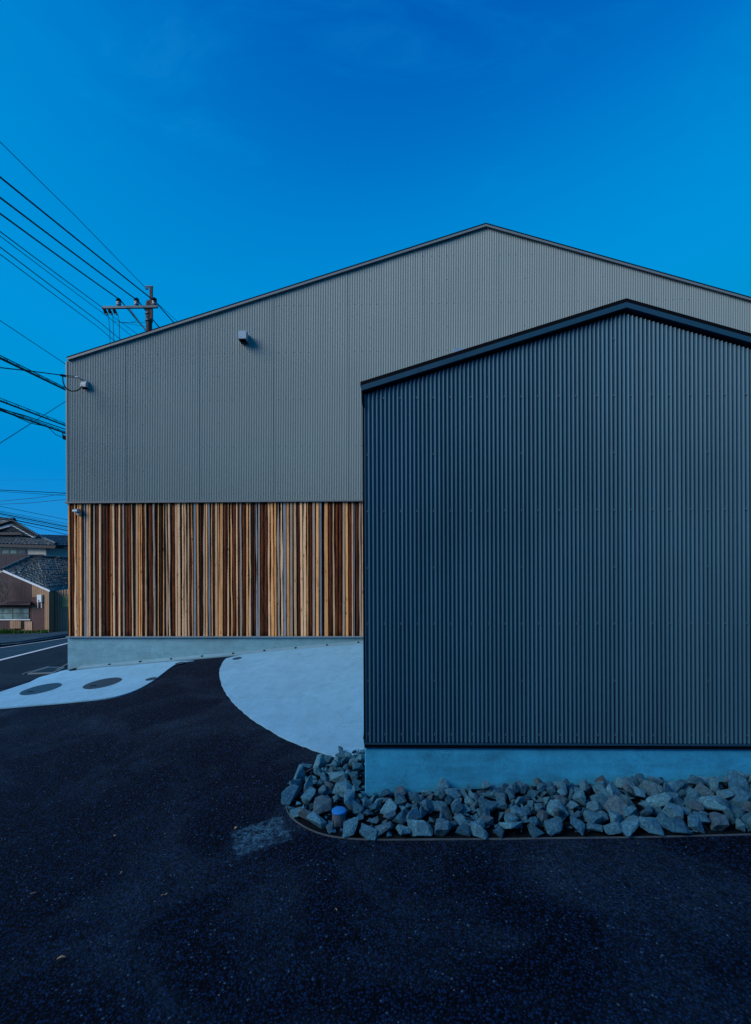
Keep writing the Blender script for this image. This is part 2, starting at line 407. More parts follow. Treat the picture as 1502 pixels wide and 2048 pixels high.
BOARD = {
    't': mat_board('fresh_cedar', (.80, .37, .135), (.92, .51, .22), (.28, .10, .03), .75),
    'p': mat_board('pale_cedar', (.76, .46, .25), (.90, .60, .36), (.34, .15, .055), .55),
    'g': mat_board('greyed_cedar', (.46, .34, .25), (.58, .45, .35), (.30, .18, .09), .5),
    'b': mat_board('silvered_cedar', (.22, .25, .29), (.31, .34, .38), (.22, .15, .10), .5),
    'k': mat_board('cedar_bark', (.07, .017, .005), (.26, .07, .02), (.014, .005, .003), 1.0, False),
    'd': mat_board('dark_cedar_bark', (.022, .008, .003), (.085, .026, .009), (.006, .003, .002), 1.0, False),
}

# ------------------------------------------------------------------ ground, road, aprons
def axis(lo, hi, fine_lo, fine_hi, f, g):
    out = []; x = lo
    while x < hi:
        out.append(x)
        if fine_lo <= x < fine_hi: x += f
        else:
            d = min(abs(x - fine_lo), abs(x - fine_hi)) if not (fine_lo <= x <= fine_hi) else 0
            step = max(f, min(g, d * .35 + f))
            nx = x + step
            if x < fine_lo < nx: nx = fine_lo
            x = nx
    out.append(hi); return out
xs = axis(-420, 420, -30, 9, .5, 60); ys = axis(-120, 600, -6, 36, .5, 60)
gm = MB()
gm.v = [Vector((x, y, H(x, y))) for y in ys for x in xs]
nx = len(xs)
gm.f = [(j * nx + i, j * nx + i + 1, (j + 1) * nx + i + 1, (j + 1) * nx + i) for j in range(len(ys) - 1) for i in range(nx - 1)]
gm.sm = [True] * len(gm.f)
struct(gm.build('ground', M_ASPH))

YB = 9.13                                     # front wall of the big building
YS = 3.82                                     # front wall of the shed
def xy(pts, off=0): return [tuple(gp(*p, off).xy) for p in pts]
# apron on the left
edge_lo = smooth_line([(-60, 1421), (0, 1418), (60, 1413), (130, 1407), (200, 1400), (240, 1393), (272, 1382), (300, 1367), (325, 1349), (348, 1332), (368, 1326), (388, 1322.5)], 4)
edge_up = [(340, 1325), (270, 1331.5), (200, 1337), (140, 1344), (105, 1347.5), (60, 1366), (0, 1386), (-60, 1405)]
struct(sheet('concrete_apron', M_CONC, xy(edge_lo + edge_up), .018, cell=.6, drop=.03))
# apron on the right
edge_r = smooth_line([(452, 1318.5), (443, 1331), (439, 1345), (441, 1362), (449, 1383), (466, 1405), (492, 1430), (528, 1455), (570, 1478), (618, 1498), (668, 1515), (700, 1526)], 4)
def ragged(pts):
    return [(x + rnd.uniform(-.006, .006), y + rnd.uniform(-.006, .006)) for x, y in pts]
ra = ragged(xy(smooth_line(edge_r, 2))); far_y = YB - .12
ra2 = [(0.9, ra[-1][1] + .1), (0.9, far_y)]
top_l = gp(452, 1318.5)
struct(sheet('concrete_apron', M_CONC, ra + ra2 + [(top_l.x + .3, far_y)], .018, cell=.6, drop=.03))

# gutter of kerb blocks along the foundation
gy0, gy1 = YB - .17, YB - .005
g_root = struct(MB().box(-6.0, .4, gy0 + .02, gy1 - .03, -.9, -.8).build('gutter', M_KERB))
blk = MB(); BL = .598
for k in range(11):
    x0 = -5.93 + k * .6; x1 = x0 + BL; m = MB()
    z0, z1 = H(x0, gy0), H(x1, gy0)
    a = [(x0, gy0, z0 - .1), (x1, gy0, z1 - .1), (x1, gy0, z1 + .022), (x0, gy0, z0 + .022)]
    b = [(x0, gy1, z0 - .1), (x1, gy1, z1 - .1), (x1, gy1, z1 + .05), (x0, gy1, z0 + .05)]
    m.add(a + b, [(0, 1, 2, 3), (3, 2, 6, 7), (0, 3, 7, 4), (1, 5, 6, 2)])
    m.build('kerb_block', M_KERB, g_root)
    if k:
        m = MB(); z = H(x0, gy0) ; m.box(x0 - .016, x0 + .014, gy0 + .05, gy0 + .09, z + .02, z + .050)
        c = m.build('clip', M_BLACK, g_root)

# road on the left, its paint, the lot beyond
near_edge = [(106, 1347.5), (60, 1366), (0, 1386), (-80, 1412), (-200, 1440)]
road_poly = [(-200, 1328), (-80, 1306), (0, 1296.3), (60, 1287.5), (100, 1281.5), (134, 1276), (175, 1271)]
rp = [gp(*p).xy for p in road_poly]; npz = [(-6.02, 9.6), (-6.02, 17), (-9, 24)]
near = [gp(*p).xy for p in reversed(near_edge)]
struct(sheet('road', M_ROAD, [tuple(p) for p in near] + [(-6.05, 8.9), (-6.05, 20.)] + [tuple(p) for p in reversed(rp)], .006, cell=.8))
def strip(name, mat, c0, w, off, parent=None):
    """a band of width w along ground points"""
    L, Rr = [], []
    for i, p in enumerate(c0):
        a = c0[max(i - 1, 0)]; b = c0[min(i + 1, len(c0) - 1)]
        t = (Vector(b) - Vector(a)).normalized(); n = Vector((-t.y, t.x)) * w / 2
        L.append(tuple(Vector(p) + n)); Rr.append(tuple(Vector(p) - n))
    return sheet(name, mat, L + Rr[::-1], off, parent, 1.0)
wl = [tuple(gp(*p).xy) for p in ((-120, 1350.5), (0, 1321), (70, 1303.5), (136, 1287), (190, 1274))]
struct(strip('road_line', M_PAINT, wl, .16, .014))
pale = [tuple(gp(*p).xy) for p in ((-120, 1348), (0, 1319), (70, 1302), (136, 1285.5), (180, 1275))]
palef = [tuple(gp(*p).xy) for p in ((180, 1272), (134, 1277.5), (100, 1283), (60, 1289), (0, 1297.5), (-80, 1308))]
struct(sheet('road_shoulder', M_PATCHROAD, pale + palef, .010, cell=.8))
el = [tuple(gp(*p).xy) for p in ((-80, 1306.5), (0, 1296.5), (60, 1287.8), (100, 1281.8), (134, 1276.5))]
struct(strip('edge_line', M_PAINT, el, .12, .015))
lot = [(-90, 1296), (0, 1286), (40, 1282.5), (70, 1278), (100, 1273.5), (120, 1270), (150, 1265.5)]
lotp = [tuple(gp(*p, .13).xy) for p in lot]
struct(sheet('pavement', M_LOT, lotp + [(lotp[-1][0] - .5, 34.), (-34., 34.), (lotp[0][0] - 8, lotp[0][1])], .13, cell=1.0, drop=.3))
kb = strip('kerb', M_KERB, [tuple((Vector(p) + Vector((.05, -.12)))) for p in lotp], .16, .07); struct(kb)

# unseen block added behind the camera only to shade the yard and shed
shade_blk = thing('shade_block', 'unseen long roofed block added behind the camera to shade the yard', 'house', (-3, -6, H(-3, -6)))
MB().box(-26, 1, -11, -4, -2.2, 7.5).build('wall', M_KERB, shade_blk)
MB().prism([(-26.4, -3.6, 7.4), (-26.4, -11.4, 7.4), (-26.4, -7.5, 8.9)], (27.8, 0, 0)).build('roof', M_BLACK, shade_blk)

# ------------------------------------------------------------------ corrugated walls
def corrugated(x0, x1, y, zb, ztop, pitch, amp, phase0, nseg=10, rows=1):
    """sheet from x0 to x1 on the plane y, waves along x; ztop(x) gives the raked top"""
    m = MB(); n = max(2, int(round((x1 - x0) / pitch * nseg))); vs = []
    for i in range(n + 1):
        x = x0 + (x1 - x0) * i / n
        yy = y - amp * math.cos((x - phase0) / pitch * 2 * math.pi)
        zt = ztop(x)
        for r_ in range(rows + 1): vs.append((x, yy, zb + (zt - zb) * r_ / rows))
    k = rows + 1
    fs = [(i * k + r_, (i + 1) * k + r_, (i + 1) * k + r_ + 1, i * k + r_ + 1) for i in range(n) for r_ in range(rows)]
    return m.add(vs, fs, True)
def screw(m, x, y, z, r_=.006, h=.006):
    vs = []
    for rr, yy in ((r_ * 1.5, y), (r_ * 1.5, y - h * .3), (r_, y - h * .35), (r_ * .8, y - h)):
        vs += [(x + rr * math.cos(a), yy, z + rr * math.sin(a)) for a in [k * math.pi / 3 for k in range(6)]]
    fs = [(i * 6 + k, i * 6 + (k + 1) % 6, (i + 1) * 6 + (k + 1) % 6, (i + 1) * 6 + k) for i in range(3) for k in range(6)]
    m.add(vs, fs + [tuple(range(23, 17, -1))])

# ---- big building
big = thing('warehouse', 'long low gabled warehouse with grey corrugated upper wall over vertical timber boards', 'building', (2, YB, 0))
apex = at_y(972, 445, YB - .05); eaveL = at_y(133, 713, YB - .05)
xa, za = apex.x, apex.z; xl, zl = eaveL.x, eaveL.z; xr = 2 * xa - xl; DEEP = 17.0
slope = (za - zl) / (xa - xl)
def roof_big(x): return za - slope * abs(x - xa)
x_l = at_y(134.5, 900, YB).x; x_rr = 2 * xa - x_l
z_trim = at_y(430, 1003.5, YB).z; z_wood = at_y(430, 1272, YB).z
FT = .068                                     # depth of the fascia
PB = .0328
# sheets of siding
zs0 = z_trim + .022
bounds = [x_l, at_y(178.5, 900, YB).x]
while bounds[-1] < x_rr - .9: bounds.append(bounds[-1] + 22 * PB)
bounds.append(x_rr)
for i, (a, b) in enumerate(zip(bounds, bounds[1:])):
    o = corrugated(a, b, YB - (.0035 if i % 2 else 0), zs0, lambda x: roof_big(x) - FT + .01, PB, .0048, x_l, 8).build('siding_sheet', M_BIG, big)
sc_m = MB(); z = z_trim + .455 * .12; row = 0
pitch_row = (at_y(430, 800.6, YB).z - at_y(430, 894.2, YB).z) / 2
z0r = at_y(430, 894.2, YB).z
for k in range(-3, 14):
    z = z0r + k * pitch_row
    x = x_l + PB * .5; j = 0
    while x < x_rr:
        if z_trim + .03 < z < roof_big(x) - FT - .05 and (k % 2 == 0 or j % 5 == 0) and x < 8:
            screw(sc_m, x, YB + .004, z, .0062, .006)
        x += PB * (5 if j % 2 else 4); j += 1
o = sc_m.build('fixing_screws', M_SHEDTRIM, big); o['kind'] = 'stuff'
# backing, other walls and roof
MB().prism([(x_l + .01, YB + .03, z_wood - .02), (x_rr - .01, YB + .03, z_wood - .02), (x_rr - .01, YB + .03, roof_big(x_rr) - .06), (xa, YB + .03, za - .06), (x_l + .01, YB + .03, roof_big(x_l) - .06)], (0, .05, 0)).build('wall_lining', M_DARK, big)
sw = MB()
for x0, x1, s_ in ((x_l, x_l + .1, 0), (x_rr - .1, x_rr, 1)):
    sw.box(x0, x1, YB + .09, YB + DEEP, z_wood, roof_big(x_l) - .07)
sw.prism([(x_l + .1, YB + DEEP - .1, z_wood), (x_rr - .1, YB + DEEP - .1, z_wood), (x_rr - .1, YB + DEEP - .1, roof_big(x_rr) - .07), (xa, YB + DEEP - .1, za - .07), (x_l + .1, YB + DEEP - .1, roof_big(x_l) - .07)], (0, .1, 0))
sw.build('rear_wall', M_BIG, big)
rf = MB()
for s_ in (-1, 1):
    e = xl if s_ < 0 else xr
    rf.prism([(xa, YB - .045, za), (e, YB - .045, zl), (e, YB - .045, zl - .028), (xa, YB - .045, za - .028)][::s_], (0, DEEP + .2, 0))
rf.build('roof', M_BLACK, big)
fs_ = MB()
for s_ in (-1, 1):
    e = xl + .012 if s_ < 0 else xr - .012
    ze = roof_big(e)
    fs_.prism([(xa, YB - .05, za - .028), (e, YB - .05, ze - .028), (e, YB - .05, ze - FT), (xa, YB - .05, za - FT)], (0, .09, 0))
fs_.build('gable_fascia', M_TRIM, big)
MB().box(xl + .01, x_l + .02, YB + .05, YB + DEEP, zl - .14, zl - .03).build('eave_gutter', M_BLACK, big)
MB().box(x_l - .018, x_l + .012, YB - .012, YB + .1, z_trim + .03, roof_big(x_l) - FT).build('corner_trim', M_BIG, big)
tr = MB().box(x_l - .03, x_rr + .03, YB - .055, YB + .028, z_trim - .014, z_trim + .016)
tr.build('belt_flashing', M_TRIM, big)
tr = MB().box(x_l - .012, x_rr, YB - .05, YB + .028, z_wood - .022, z_wood - .004)
tr.build('sill_flashing', M_VENT, big)
x_f = at_y(136.8, 1300, YB + .02).x
MB().box(x_f, x_rr - .1, YB, YB + .25, -1.6, z_wood - .022).build('foundation', M_FOUND, big)
MB().box(x_f, x_f + .25, YB + .25, YB + DEEP, -2.5, z_wood - .022).build('foundation', M_FOUND, big)

# timber boards: left edge, right edge, kind (surveyed along the wall)
B1 = [(22,33,'d'),(34,50,'t'),(50,58,'d'),(58,85,'k'),(88,113,'p'),(118,135,'t'),(138,161,'t'),(163,181,'k'),(184,201,'b'),(204,232,'g'),(234,250,'t'),(252,268,'d'),(271,291,'g'),(298,329,'k'),(331,353,'p'),(356,390,'k'),(392,421,'k'),(425,441,'k'),(443,453,'t'),(462,482,'b'),(486,513,'k'),(516,536,'p'),(540,558,'k'),(561,577,'g'),(582,612,'k'),(613,641,'k'),(645,660,'p'),(662,680,'d'),(684,707,'p'),(711,729,'t'),(731,749,'t'),(752,772,'k'),(776,793,'b'),(804,851,'k'),(854,877,'g'),(880,896,'d'),(898,909,'t'),(912,941,'d'),(947,961,'t'),(964,974,'d'),(976,993,'g'),(1002,1023,'p'),(1028,1061,'k'),(1066,1087,'p'),(1091,1119,'p'),(1123,1131,'d'),(1132,1151,'p'),(1153,1181,'p'),(1187,1206,'p'),(1208,1223,'k'),(1226,1241,'t'),(1247,1273,'b'),(1279,1299,'t'),(1303,1321,'k'),(1322,1334,'d'),(1336,1361,'g'),(1365,1383,'t'),(1388,1409,'b'),(1418,1431,'t'),(1432,1451,'k'),(1454,1481,'p'),(1484,1500,'k')]
B2 = [(14,23,'p'),(30,46,'t'),(48,77,'t'),(80,113,'k'),(118,135,'p'),(136,148,'d'),(150,168,'t'),(170,203,'k'),(204,221,'p'),(222,238,'k'),(239,263,'g'),(264,299,'k'),(302,321,'t'),(325,351,'p'),(352,371,'d'),(371,391,'k'),(394,415,'b'),(418,437,'g'),(438,475,'k'),(477,509,'k'),(511,533,'p'),(539,571,'t'),(575,597,'t'),(600,630,'g'),(634,659,'p'),(662,691,'b'),(694,721,'t'),(727,753,'g'),(764,791,'p'),(795,825,'k'),(826,851,'b'),(855,887,'b'),(891,906,'t'),(910,941,'k'),(945,971,'g'),(978,1007,'t'),(1012,1037,'b'),(1044,1056,'d'),(1058,1097,'t'),(1100,1137,'k'),(1138,1161,'b'),(1166,1199,'k'),(1202,1229,'k'),(1236,1259,'g'),(1263,1291,'t'),(1292,1323,'k'),(1325,1338,'p'),(1340,1355,'b'),(1362,1393,'k'),(1394,1419,'g'),(1422,1434,'p')]
spans = [(130 + a / 4.845, 130 + b / 4.845, k) for a, b, k in B1] + [(430 + a / 4.845, 430 + b / 4.845, k) for a, b, k in B2]
x = 727.0
while x < 865:                                # the wall goes on behind the shed
    w = rnd.uniform(2.6, 7); spans.append((x, x + w, rnd.choice('ttppgbkkkd'))); x += w + rnd.uniform(.3, 1.5)
zt_b, zb_b = z_trim - .016, z_wood - .002
def board(xa_, xb_, kind):
    """one waney-edged slab: its two edges wander, its face is slightly rounded"""
    seed = rnd.uniform(0, 900); n = 22; vs = []
    bark = kind in 'kd'
    th = rnd.uniform(.010, .022) if bark else rnd.uniform(.022, .040)
    w = xb_ - xa_; wan = .22 if bark else rnd.choice([.06, .12, .40, .60, .75])
    lean = rnd.uniform(-.012, .012); tsg = rnd.choice([-.25, .55, .9])
    for i in range(n + 1):
        t = i / n; z = zb_b + (zt_b - zb_b) * t
        nl = 1.25 * noise.noise((seed, t * 3.6, 0)); nr = 1.25 * noise.noise((seed, t * 3.6, 9))
        fl = noise.noise((seed, t * 13, 4)) * .09; fr = noise.noise((seed, t * 13, 7)) * .09
        taper = (t - .25) * wan * tsg
        l = xa_ + w * max(-.06, min(.44, wan * .5 * (nl + .25) + fl * wan * 2 + taper * .5)) + lean * (t - .5)
        r_ = xb_ - w * max(-.06, min(.44, wan * .5 * (nr + .25) + fr * wan * 2 + taper * .5)) + lean * (t - .5)
        yb = YB + .026
        bul = noise.noise((seed, t * 6, 2)) * .004 if bark else 0
        e = .16 if bark else .05
        d1 = th * (.45 if bark else .9)
        vs += [(l, yb, z), (l, yb - d1, z), (l + (r_ - l) * e, yb - th * (.88 if bark else 1) - bul, z), (l + (r_ - l) * .5, yb - th * (1.08 if bark else 1) - bul * 1.6, z),
               (r_ - (r_ - l) * e, yb - th * (.88 if bark else 1) - bul, z), (r_, yb - d1, z), (r_, yb, z)]
    fs = [(i * 7 + k, i * 7 + k + 1, (i + 1) * 7 + k + 1, (i + 1) * 7 + k) for i in range(n) for k in range(6)]
    fs += [tuple(range(6, -1, -1)), tuple(range(n * 7, n * 7 + 7))]
    m = MB().add(vs, fs); m.sm = [bark] * len(m.f)
    return m.build('board', BOARD[kind], big)
for a, b, k in spans:
    if k not in 'kd': a, b = a + .35, b - .35
    if k == 'b' and rnd.random() < .4: k = 'p'
    board(at_y(a, 1140, YB).x, at_y(b, 1140, YB).x, k)

# hoods and boxes fixed to the big wall
def box_hood(px0, px1, py0, py1, depth, label, name='vent_hood'):
    """square sheet-metal hood open below, front face in front of the wall"""
    p0 = at_y(px0, py0, YB - depth); p1 = at_y(px1, py1, YB - depth)
    x0, x1, zt, zb = p0.x, p1.x, p0.z, p1.z
    t = thing(name, label, 'vent hood', ((x0 + x1) / 2, YB - .005, zb), 'square metal vent hoods on the grey wall')
    MB().box(x0, x1, YB - depth, YB - depth + .004, zb, zt).build('front_panel', M_VENT, t)
    MB().box(x0, x1, YB - depth + .004, YB - .006, zt - .004, zt + .001).build('top_panel', M_VENT, t)
    for xx in (x0, x1 - .004): MB().box(xx, xx + .004, YB - depth + .004, YB - .006, zb - .02, zt - .004).build('side_panel', M_VENT, t)
    MB().box(x0 + .002, x1 - .002, YB - depth - .004, YB - depth, zb - .006, zb + .008).build('drip_lip', M_TRIM, t)
    MB().box(x0 + .01, x1 - .01, YB - .10, YB - .008, zb + .012, zb + .018).build('grille', M_BLACK, t)
    MB().box(x0 - .03, x1 + .03, YB - .0055, YB - .003, zb - .05, zt + .02).build('back_plate', M_BIG, t)
    return t
box_hood(476.5, 492, 661.5, 676.8, .19, 'small square metal vent hood alone on the upper grey wall')
box_hood(908, 930, 696, 716, .16, 'metal vent hood peeping just above the left roof slope of the shed')
def round_hood(px0, px1, py0, py1, depth, name, label, cat, yw, mat):
    """hood with a rounded top: quarter barrel in front of a plate"""
    p0 = at_y(px0, py0, yw - depth); p1 = at_y(px1, py1, yw - depth); x0, x1 = p0.x, p1.x; h = p0.z - p1.z
    t = thing(name, label, cat, ((x0 + x1) / 2, yw, p1.z))
    prof = [(0, 0), (depth, 0), (depth, .35 * h)] + [(depth * math.cos(a), .35 * h + (.65 * h) * math.sin(a)) for a in [R(15 * k) for k in range(1, 7)]]
    pts = [(x0, yw - d_, p1.z + z_) for d_, z_ in prof]
    MB().prism(pts, (x1 - x0, 0, 0)).build('hood', mat, t)
    return t, x0, x1, p1.z, h
t, hx0, hx1, hz, hh = round_hood(144.2, 153.2, 1016.5, 1023.5, .12, 'vent_hood', 'small rounded vent hood at the top left of the timber boards', 'vent hood', YB - .02, M_VENT)
MB().box(hx0 + .012, hx1 + .012, YB - .045, YB - .018, hz - .05, hz).build('back_plate', M_PLASTIC, t)
t, bx0, bx1, bz, bh = round_hood(160.5, 171, 759.5, 773, .10, 'meter_box', 'small pale rounded cable box high on the left end of the grey wall', 'cable box', YB - .006, M_PLASTIC)
MB().box(bx0 + .01, bx1 - .01, YB - .07, YB - .03, bz - .03, bz).build('cable_gland', M_BLACK, t)

# ---- shed
shed = thing('shed', 'small gabled shed clad in dark corrugated metal on a concrete plinth', 'shed', (1, YS, 0))
sap = at_y(1253.7, 595.5, YS - .05); sev = at_y(720.8, 763, YS - .05)
sxa, sza, sxl, szl = sap.x, sap.z, sev.x, sev.z; sxr = 2 * sxa - sxl; sslope = (sza - szl) / (sxa - sxl); SD = 3.5
def roof_s(x): return sza - sslope * abs(x - sxa)
sx_l = at_y(727.2, 1140, YS).x; sx_r = 2 * sxa - sx_l
z_sb = at_y(900, 1484.5, YS).z
PS = .0333
def atx(px): return at_y(px, 1140, YS).x
sb = [sx_l + .004, atx(866), atx(1047.5), atx(1229), atx(1413.5)]
while sb[-1] < sx_r - .9: sb.append(sb[-1] + 22 * PS)
sb.append(sx_r)
sc0 = atx(735.2)                              # a valley with the first row of screws
for i, (a, b) in enumerate(zip(sb, sb[1:])):
    corrugated(a, b, YS - (.0012 if i % 2 else 0), z_sb, lambda x: roof_s(x) - .098, PS, .0108, sc0 + PS / 2, 12).build('siding_sheet', M_SHED, shed)
sm_ = MB()
rows_ = [(788, 797, 1), (903.5, 910, 0), (1017.8, 1023.3, 1), (1134, 1136, 0), (1248, 1248, 1), (1362.5, 1362, 0), (1471, 1468.7, 1), (677, 684, 0)]
full = [735.2, 768, 800.6, 833.5, 866, 898.5, 939.5, 972.4, 1014, 1046.8, 1079.7, 1120.8, 1153.7, 1195.6, 1229, 1262.6, 1304.3, 1338, 1380.2, 1413.8, 1447.9, 1490.3, 1533, 1566]
half = [735.2, 866, 1047, 1229, 1413.8, 1600]
for y_r, y_l, fl in rows_:
    z = at_y(900, y_l + (y_r - y_l) * (165 / 755), YS).z
    for px in (full if fl else half):
        x = atx(px); x = sc0 + round((x - sc0) / PS) * PS
        if z < roof_s(x) - .16: screw(sm_, x, YS + .0095, z, .0085, .015)
sm_.build('fixing_screws', M_SCREW, shed)['kind'] = 'stuff'
MB().prism([(sx_l + .01, YS + .02, z_sb - .05), (sx_r - .01, YS + .02, z_sb - .05), (sx_r - .01, YS + .02, roof_s(sx_r) - .06), (sxa, YS + .02, sza - .06), (sx_l + .01, YS + .02, roof_s(sx_l) - .06)], (0, .05, 0)).build('wall_lining', M_DARK, shed)
sw = MB()
for x0, x1 in ((sx_l, sx_l + .06), (sx_r - .06, sx_r)): sw.box(x0, x1, YS + .075, YS + SD, z_sb, roof_s(sx_l) - .07)
sw.prism([(sx_l + .06, YS + SD - .06, z_sb), (sx_r - .06, YS + SD - .06, z_sb), (sx_r - .06, YS + SD - .06, roof_s(sx_r) - .07), (sxa, YS + SD - .06, sza - .07), (sx_l + .06, YS + SD - .06, roof_s(sx_l) - .07)], (0, .06, 0))
sw.build('rear_wall', M_SHED, shed)
rf = MB()
for s_ in (-1, 1):
    e, ze = (sxl, szl) if s_ < 0 else (sxr, szl)
    rf.prism([(sxa, YS - .045, sza), (e, YS - .045, ze), (e, YS - .045, ze - .032), (sxa, YS - .045, sza - .032)], (0, SD + .1, 0))
rf.build('roof', M_BLACK, shed)
fs_ = MB()
for s_ in (-1, 1):
    e = sxl + .004 if s_ < 0 else sxr - .004; ze = roof_s(e)
    fs_.prism([(sxa, YS - .047, sza - .032), (e, YS - .047, ze - .032), (e, YS - .047, ze - .073), (sxa, YS - .047, sza - .073)], (0, .07, 0))
fs_.build('gable_fascia', M_SHEDTRIM, shed)
MB().prism([(sxl + .004, YS - .03, szl - .07), (sx_l, YS - .03, szl - .07), (sx_l + .004, YS - .03, szl - .19), (sx_l - .004, YS - .03, szl - .19)], (0, SD, 0)).build('soffit', M_BLACK, shed)
MB().box(sx_l - .004, sx_l + .008, YS - .012, YS + .075, z_sb + .0, roof_s(sx_l) - .075).build('corner_trim', M_BLACK, shed)
z_fl = at_y(900, 1489, YS - .02).z; z_fd = at_y(900, 1495.5, YS).z
MB().box(sx_l - .002, sx_r, YS - .018, YS + .02, z_fl - .005, z_fl + .006).build('sill_flashing', M_SHEDTRIM, shed)
MB().box(sx_l, sx_r, YS - .010, YS + .02, z_fd, z_fl - .006).build('base_strip', M_BLACK, shed)  # black strip filling the gap between flashing and plinth
MB().prism([(sx_l - .002, YS + .08, z_fl + .07), (sx_l - .016, YS + .08, z_fl), (sx_l - .002, YS + .08, z_fl)], (0, SD - .1, 0)).build('side_flashing', M_SHEDTRIM, shed)
MB().box(sx_l + .004, sx_r - .004, YS + .006, YS + SD - .05, -.6, z_fd).build('plinth', M_FOUND2, shed, bevel=.006)

# ------------------------------------------------------------------ rock bed with steel edging
edge_px = [(676, 1519), (640, 1532), (611.5, 1546), (590, 1563), (579, 1578), (572.5, 1597), (572, 1613), (577, 1628), (590, 1642), (614.6, 1657.6), (648, 1670.5), (690, 1677.5), (746, 1680.5), (838, 1680), (1000, 1679), (1200, 1676.5), (1350, 1674), (1502, 1670)]
ep = [tuple(gp(*p).xy) for p in edge_px]
ep = smooth_line(ep, 4) + [(sx_r + .3, ep[-1][1] - .01)]
bed = [(p[0], p[1]) for p in ep] + [(sx_r + .3, YS + .1), (sx_l + .1, YS + .1), (sx_l + .1, YS + .78), (ep[0][0] + .02, YS + .8)]
bed_o = struct(sheet('rock_bed', M_SOIL, bed, .008, cell=.3))
em = MB()
for i in range(len(ep) - 1):
    a, b = Vector(ep[i]), Vector(ep[i + 1]); t = (b - a).normalized(); n = Vector((-t.y, t.x)) * .0022
    za_, zb_ = H(*a), H(*b)
    lo, hi = -.03, .009
    q = [(a + n, za_ + lo), (b + n, zb_ + lo), (b + n, zb_ + hi), (a + n, za_ + hi), (a - n, za_ + lo), (b - n, zb_ + lo), (b - n, zb_ + hi), (a - n, za_ + hi)]
    em.add([(p.x, p.y, z) for p, z in q], [(0, 1, 2, 3), (5, 4, 7, 6), (3, 2, 6, 7)])
tag(em.build('steel_edging', M_STEEL), 'thin curved steel edging strip holding in the bed of rocks', 'edging')

def rock_mesh(i):
    rr = random.Random(100 + i); bm = bmesh.new()
    kx, ky, kz = rr.uniform(.85, 1.15), rr.uniform(.68, .92), rr.uniform(.55, .8)
    for _ in range(rr.randint(10, 15)):
        v = Vector((rr.gauss(0, 1), rr.gauss(0, 1), rr.gauss(0, 1))).normalized()
        v = Vector([math.copysign(abs(c) ** .62, c) for c in v])
        bm.verts.new(Vector((v.x * kx, v.y * ky, v.z * kz)) * rr.uniform(.85, 1.0) * .5)
    r_ = bmesh.ops.convex_hull(bm, input=bm.verts[:])
    bmesh.ops.delete(bm, geom=list({g for g in r_['geom_interior'] + r_['geom_unused'] if isinstance(g, bmesh.types.BMVert)}), context='VERTS')
    bmesh.ops.dissolve_limit(bm, angle_limit=R(14), verts=bm.verts[:], edges=bm.edges[:])
    bmesh.ops.bevel(bm, geom=bm.edges[:], offset=.016, segments=1, affect='EDGES', profile=.5, clamp_overlap=True)
    bmesh.ops.triangulate(bm, faces=bm.faces[:])
    bmesh.ops.subdivide_edges(bm, edges=[e for e in bm.edges if e.calc_length() > .16], cuts=1, use_grid_fill=True)
    for v in bm.verts: v.co += v.co.normalized() * (noise.noise(v.co * 4.1 + Vector((i * 7.3, 0, 0))) * .045 + noise.noise(v.co * 11 + Vector((0, i * 3.1, 0))) * .022)
    bmesh.ops.triangulate(bm, faces=bm.faces[:])
    bmesh.ops.recalc_face_normals(bm, faces=bm.faces[:])
    me = bpy.data.meshes.new('stone'); bm.to_mesh(me); bm.free(); me.materials.append(M_STONE); return me
ROCKS = [rock_mesh(i) for i in range(22)]
def inside(p, poly):
    c = False; n = len(poly)
    for i in range(n):
        (x1, y1), (x2, y2) = poly[i], poly[(i + 1) % n]
        if (y1 > p[1]) != (y2 > p[1]) and p[0] < (x2 - x1) * (p[1] - y1) / (y2 - y1) + x1: c = not c
    return c
def edge_dist(p):
    d = 9
    for a, b in zip(ep, ep[1:]):
        a, b, q = Vector(a), Vector(b), Vector(p); t = max(0, min(1, (q - a).dot(b - a) / max(1e-9, (b - a).length_squared)))
        d = min(d, (q - (a + (b - a) * t)).length)
    return d
cap_p = gp(679, 1660).xy
cap_t = at_d(679, 1619, 1); 
capc = gp(678, 1648)                          # foot of the capped pipe
placed = []
def stone(x, y, z, s, rot=None):
    o = bpy.data.objects.new('stone', rnd.choice(ROCKS)); COL.objects.link(o); o.parent = bed_o
    o.location = (x, y, z); o.scale = (s * rnd.uniform(.9, 1.15), s * rnd.uniform(.85, 1.1), s * rnd.uniform(.85, 1.15))
    o.rotation_euler = rot or (rnd.uniform(-.9, .9), rnd.uniform(-.9, .9), rnd.uniform(0, 6.28)); return o
def ok_wall(x, y, r_):                        # keep clear of plinth and pipe
    if x > sx_l - r_ and y > YS - r_ * .8: return False
    return (Vector((x, y)) - capc.xy).length > r_ * .9 + .055
X1 = 3.0
cum = 0.0; want = 0.0                         # a first row pressed against the edging
for a, b in zip(ep, ep[1:]):
    a, b = Vector(a), Vector(b); L_ = (b - a).length
    while want <= cum + L_:
        s = rnd.choice([.18, .16, .145, .13, .115]); t_ = (b - a).normalized(); n_ = Vector((t_.y, -t_.x))
        q = a + t_ * (want - cum)
        if not inside(tuple(q + n_ * .05), bed): n_ = -n_
        q = q + n_ * s * rnd.uniform(.20, .32)
        if q.x < X1 and ok_wall(q.x, q.y, s * .5):
            placed.append((q.x, q.y, s)); stone(q.x, q.y, H(q.x, q.y) + .01 + s * .27, s, (rnd.uniform(-.5, .5), rnd.uniform(-.5, .5), math.atan2(t_.y, t_.x) + rnd.uniform(-.5, .5)))
        want += s * .86
    cum += L_
tries = 0
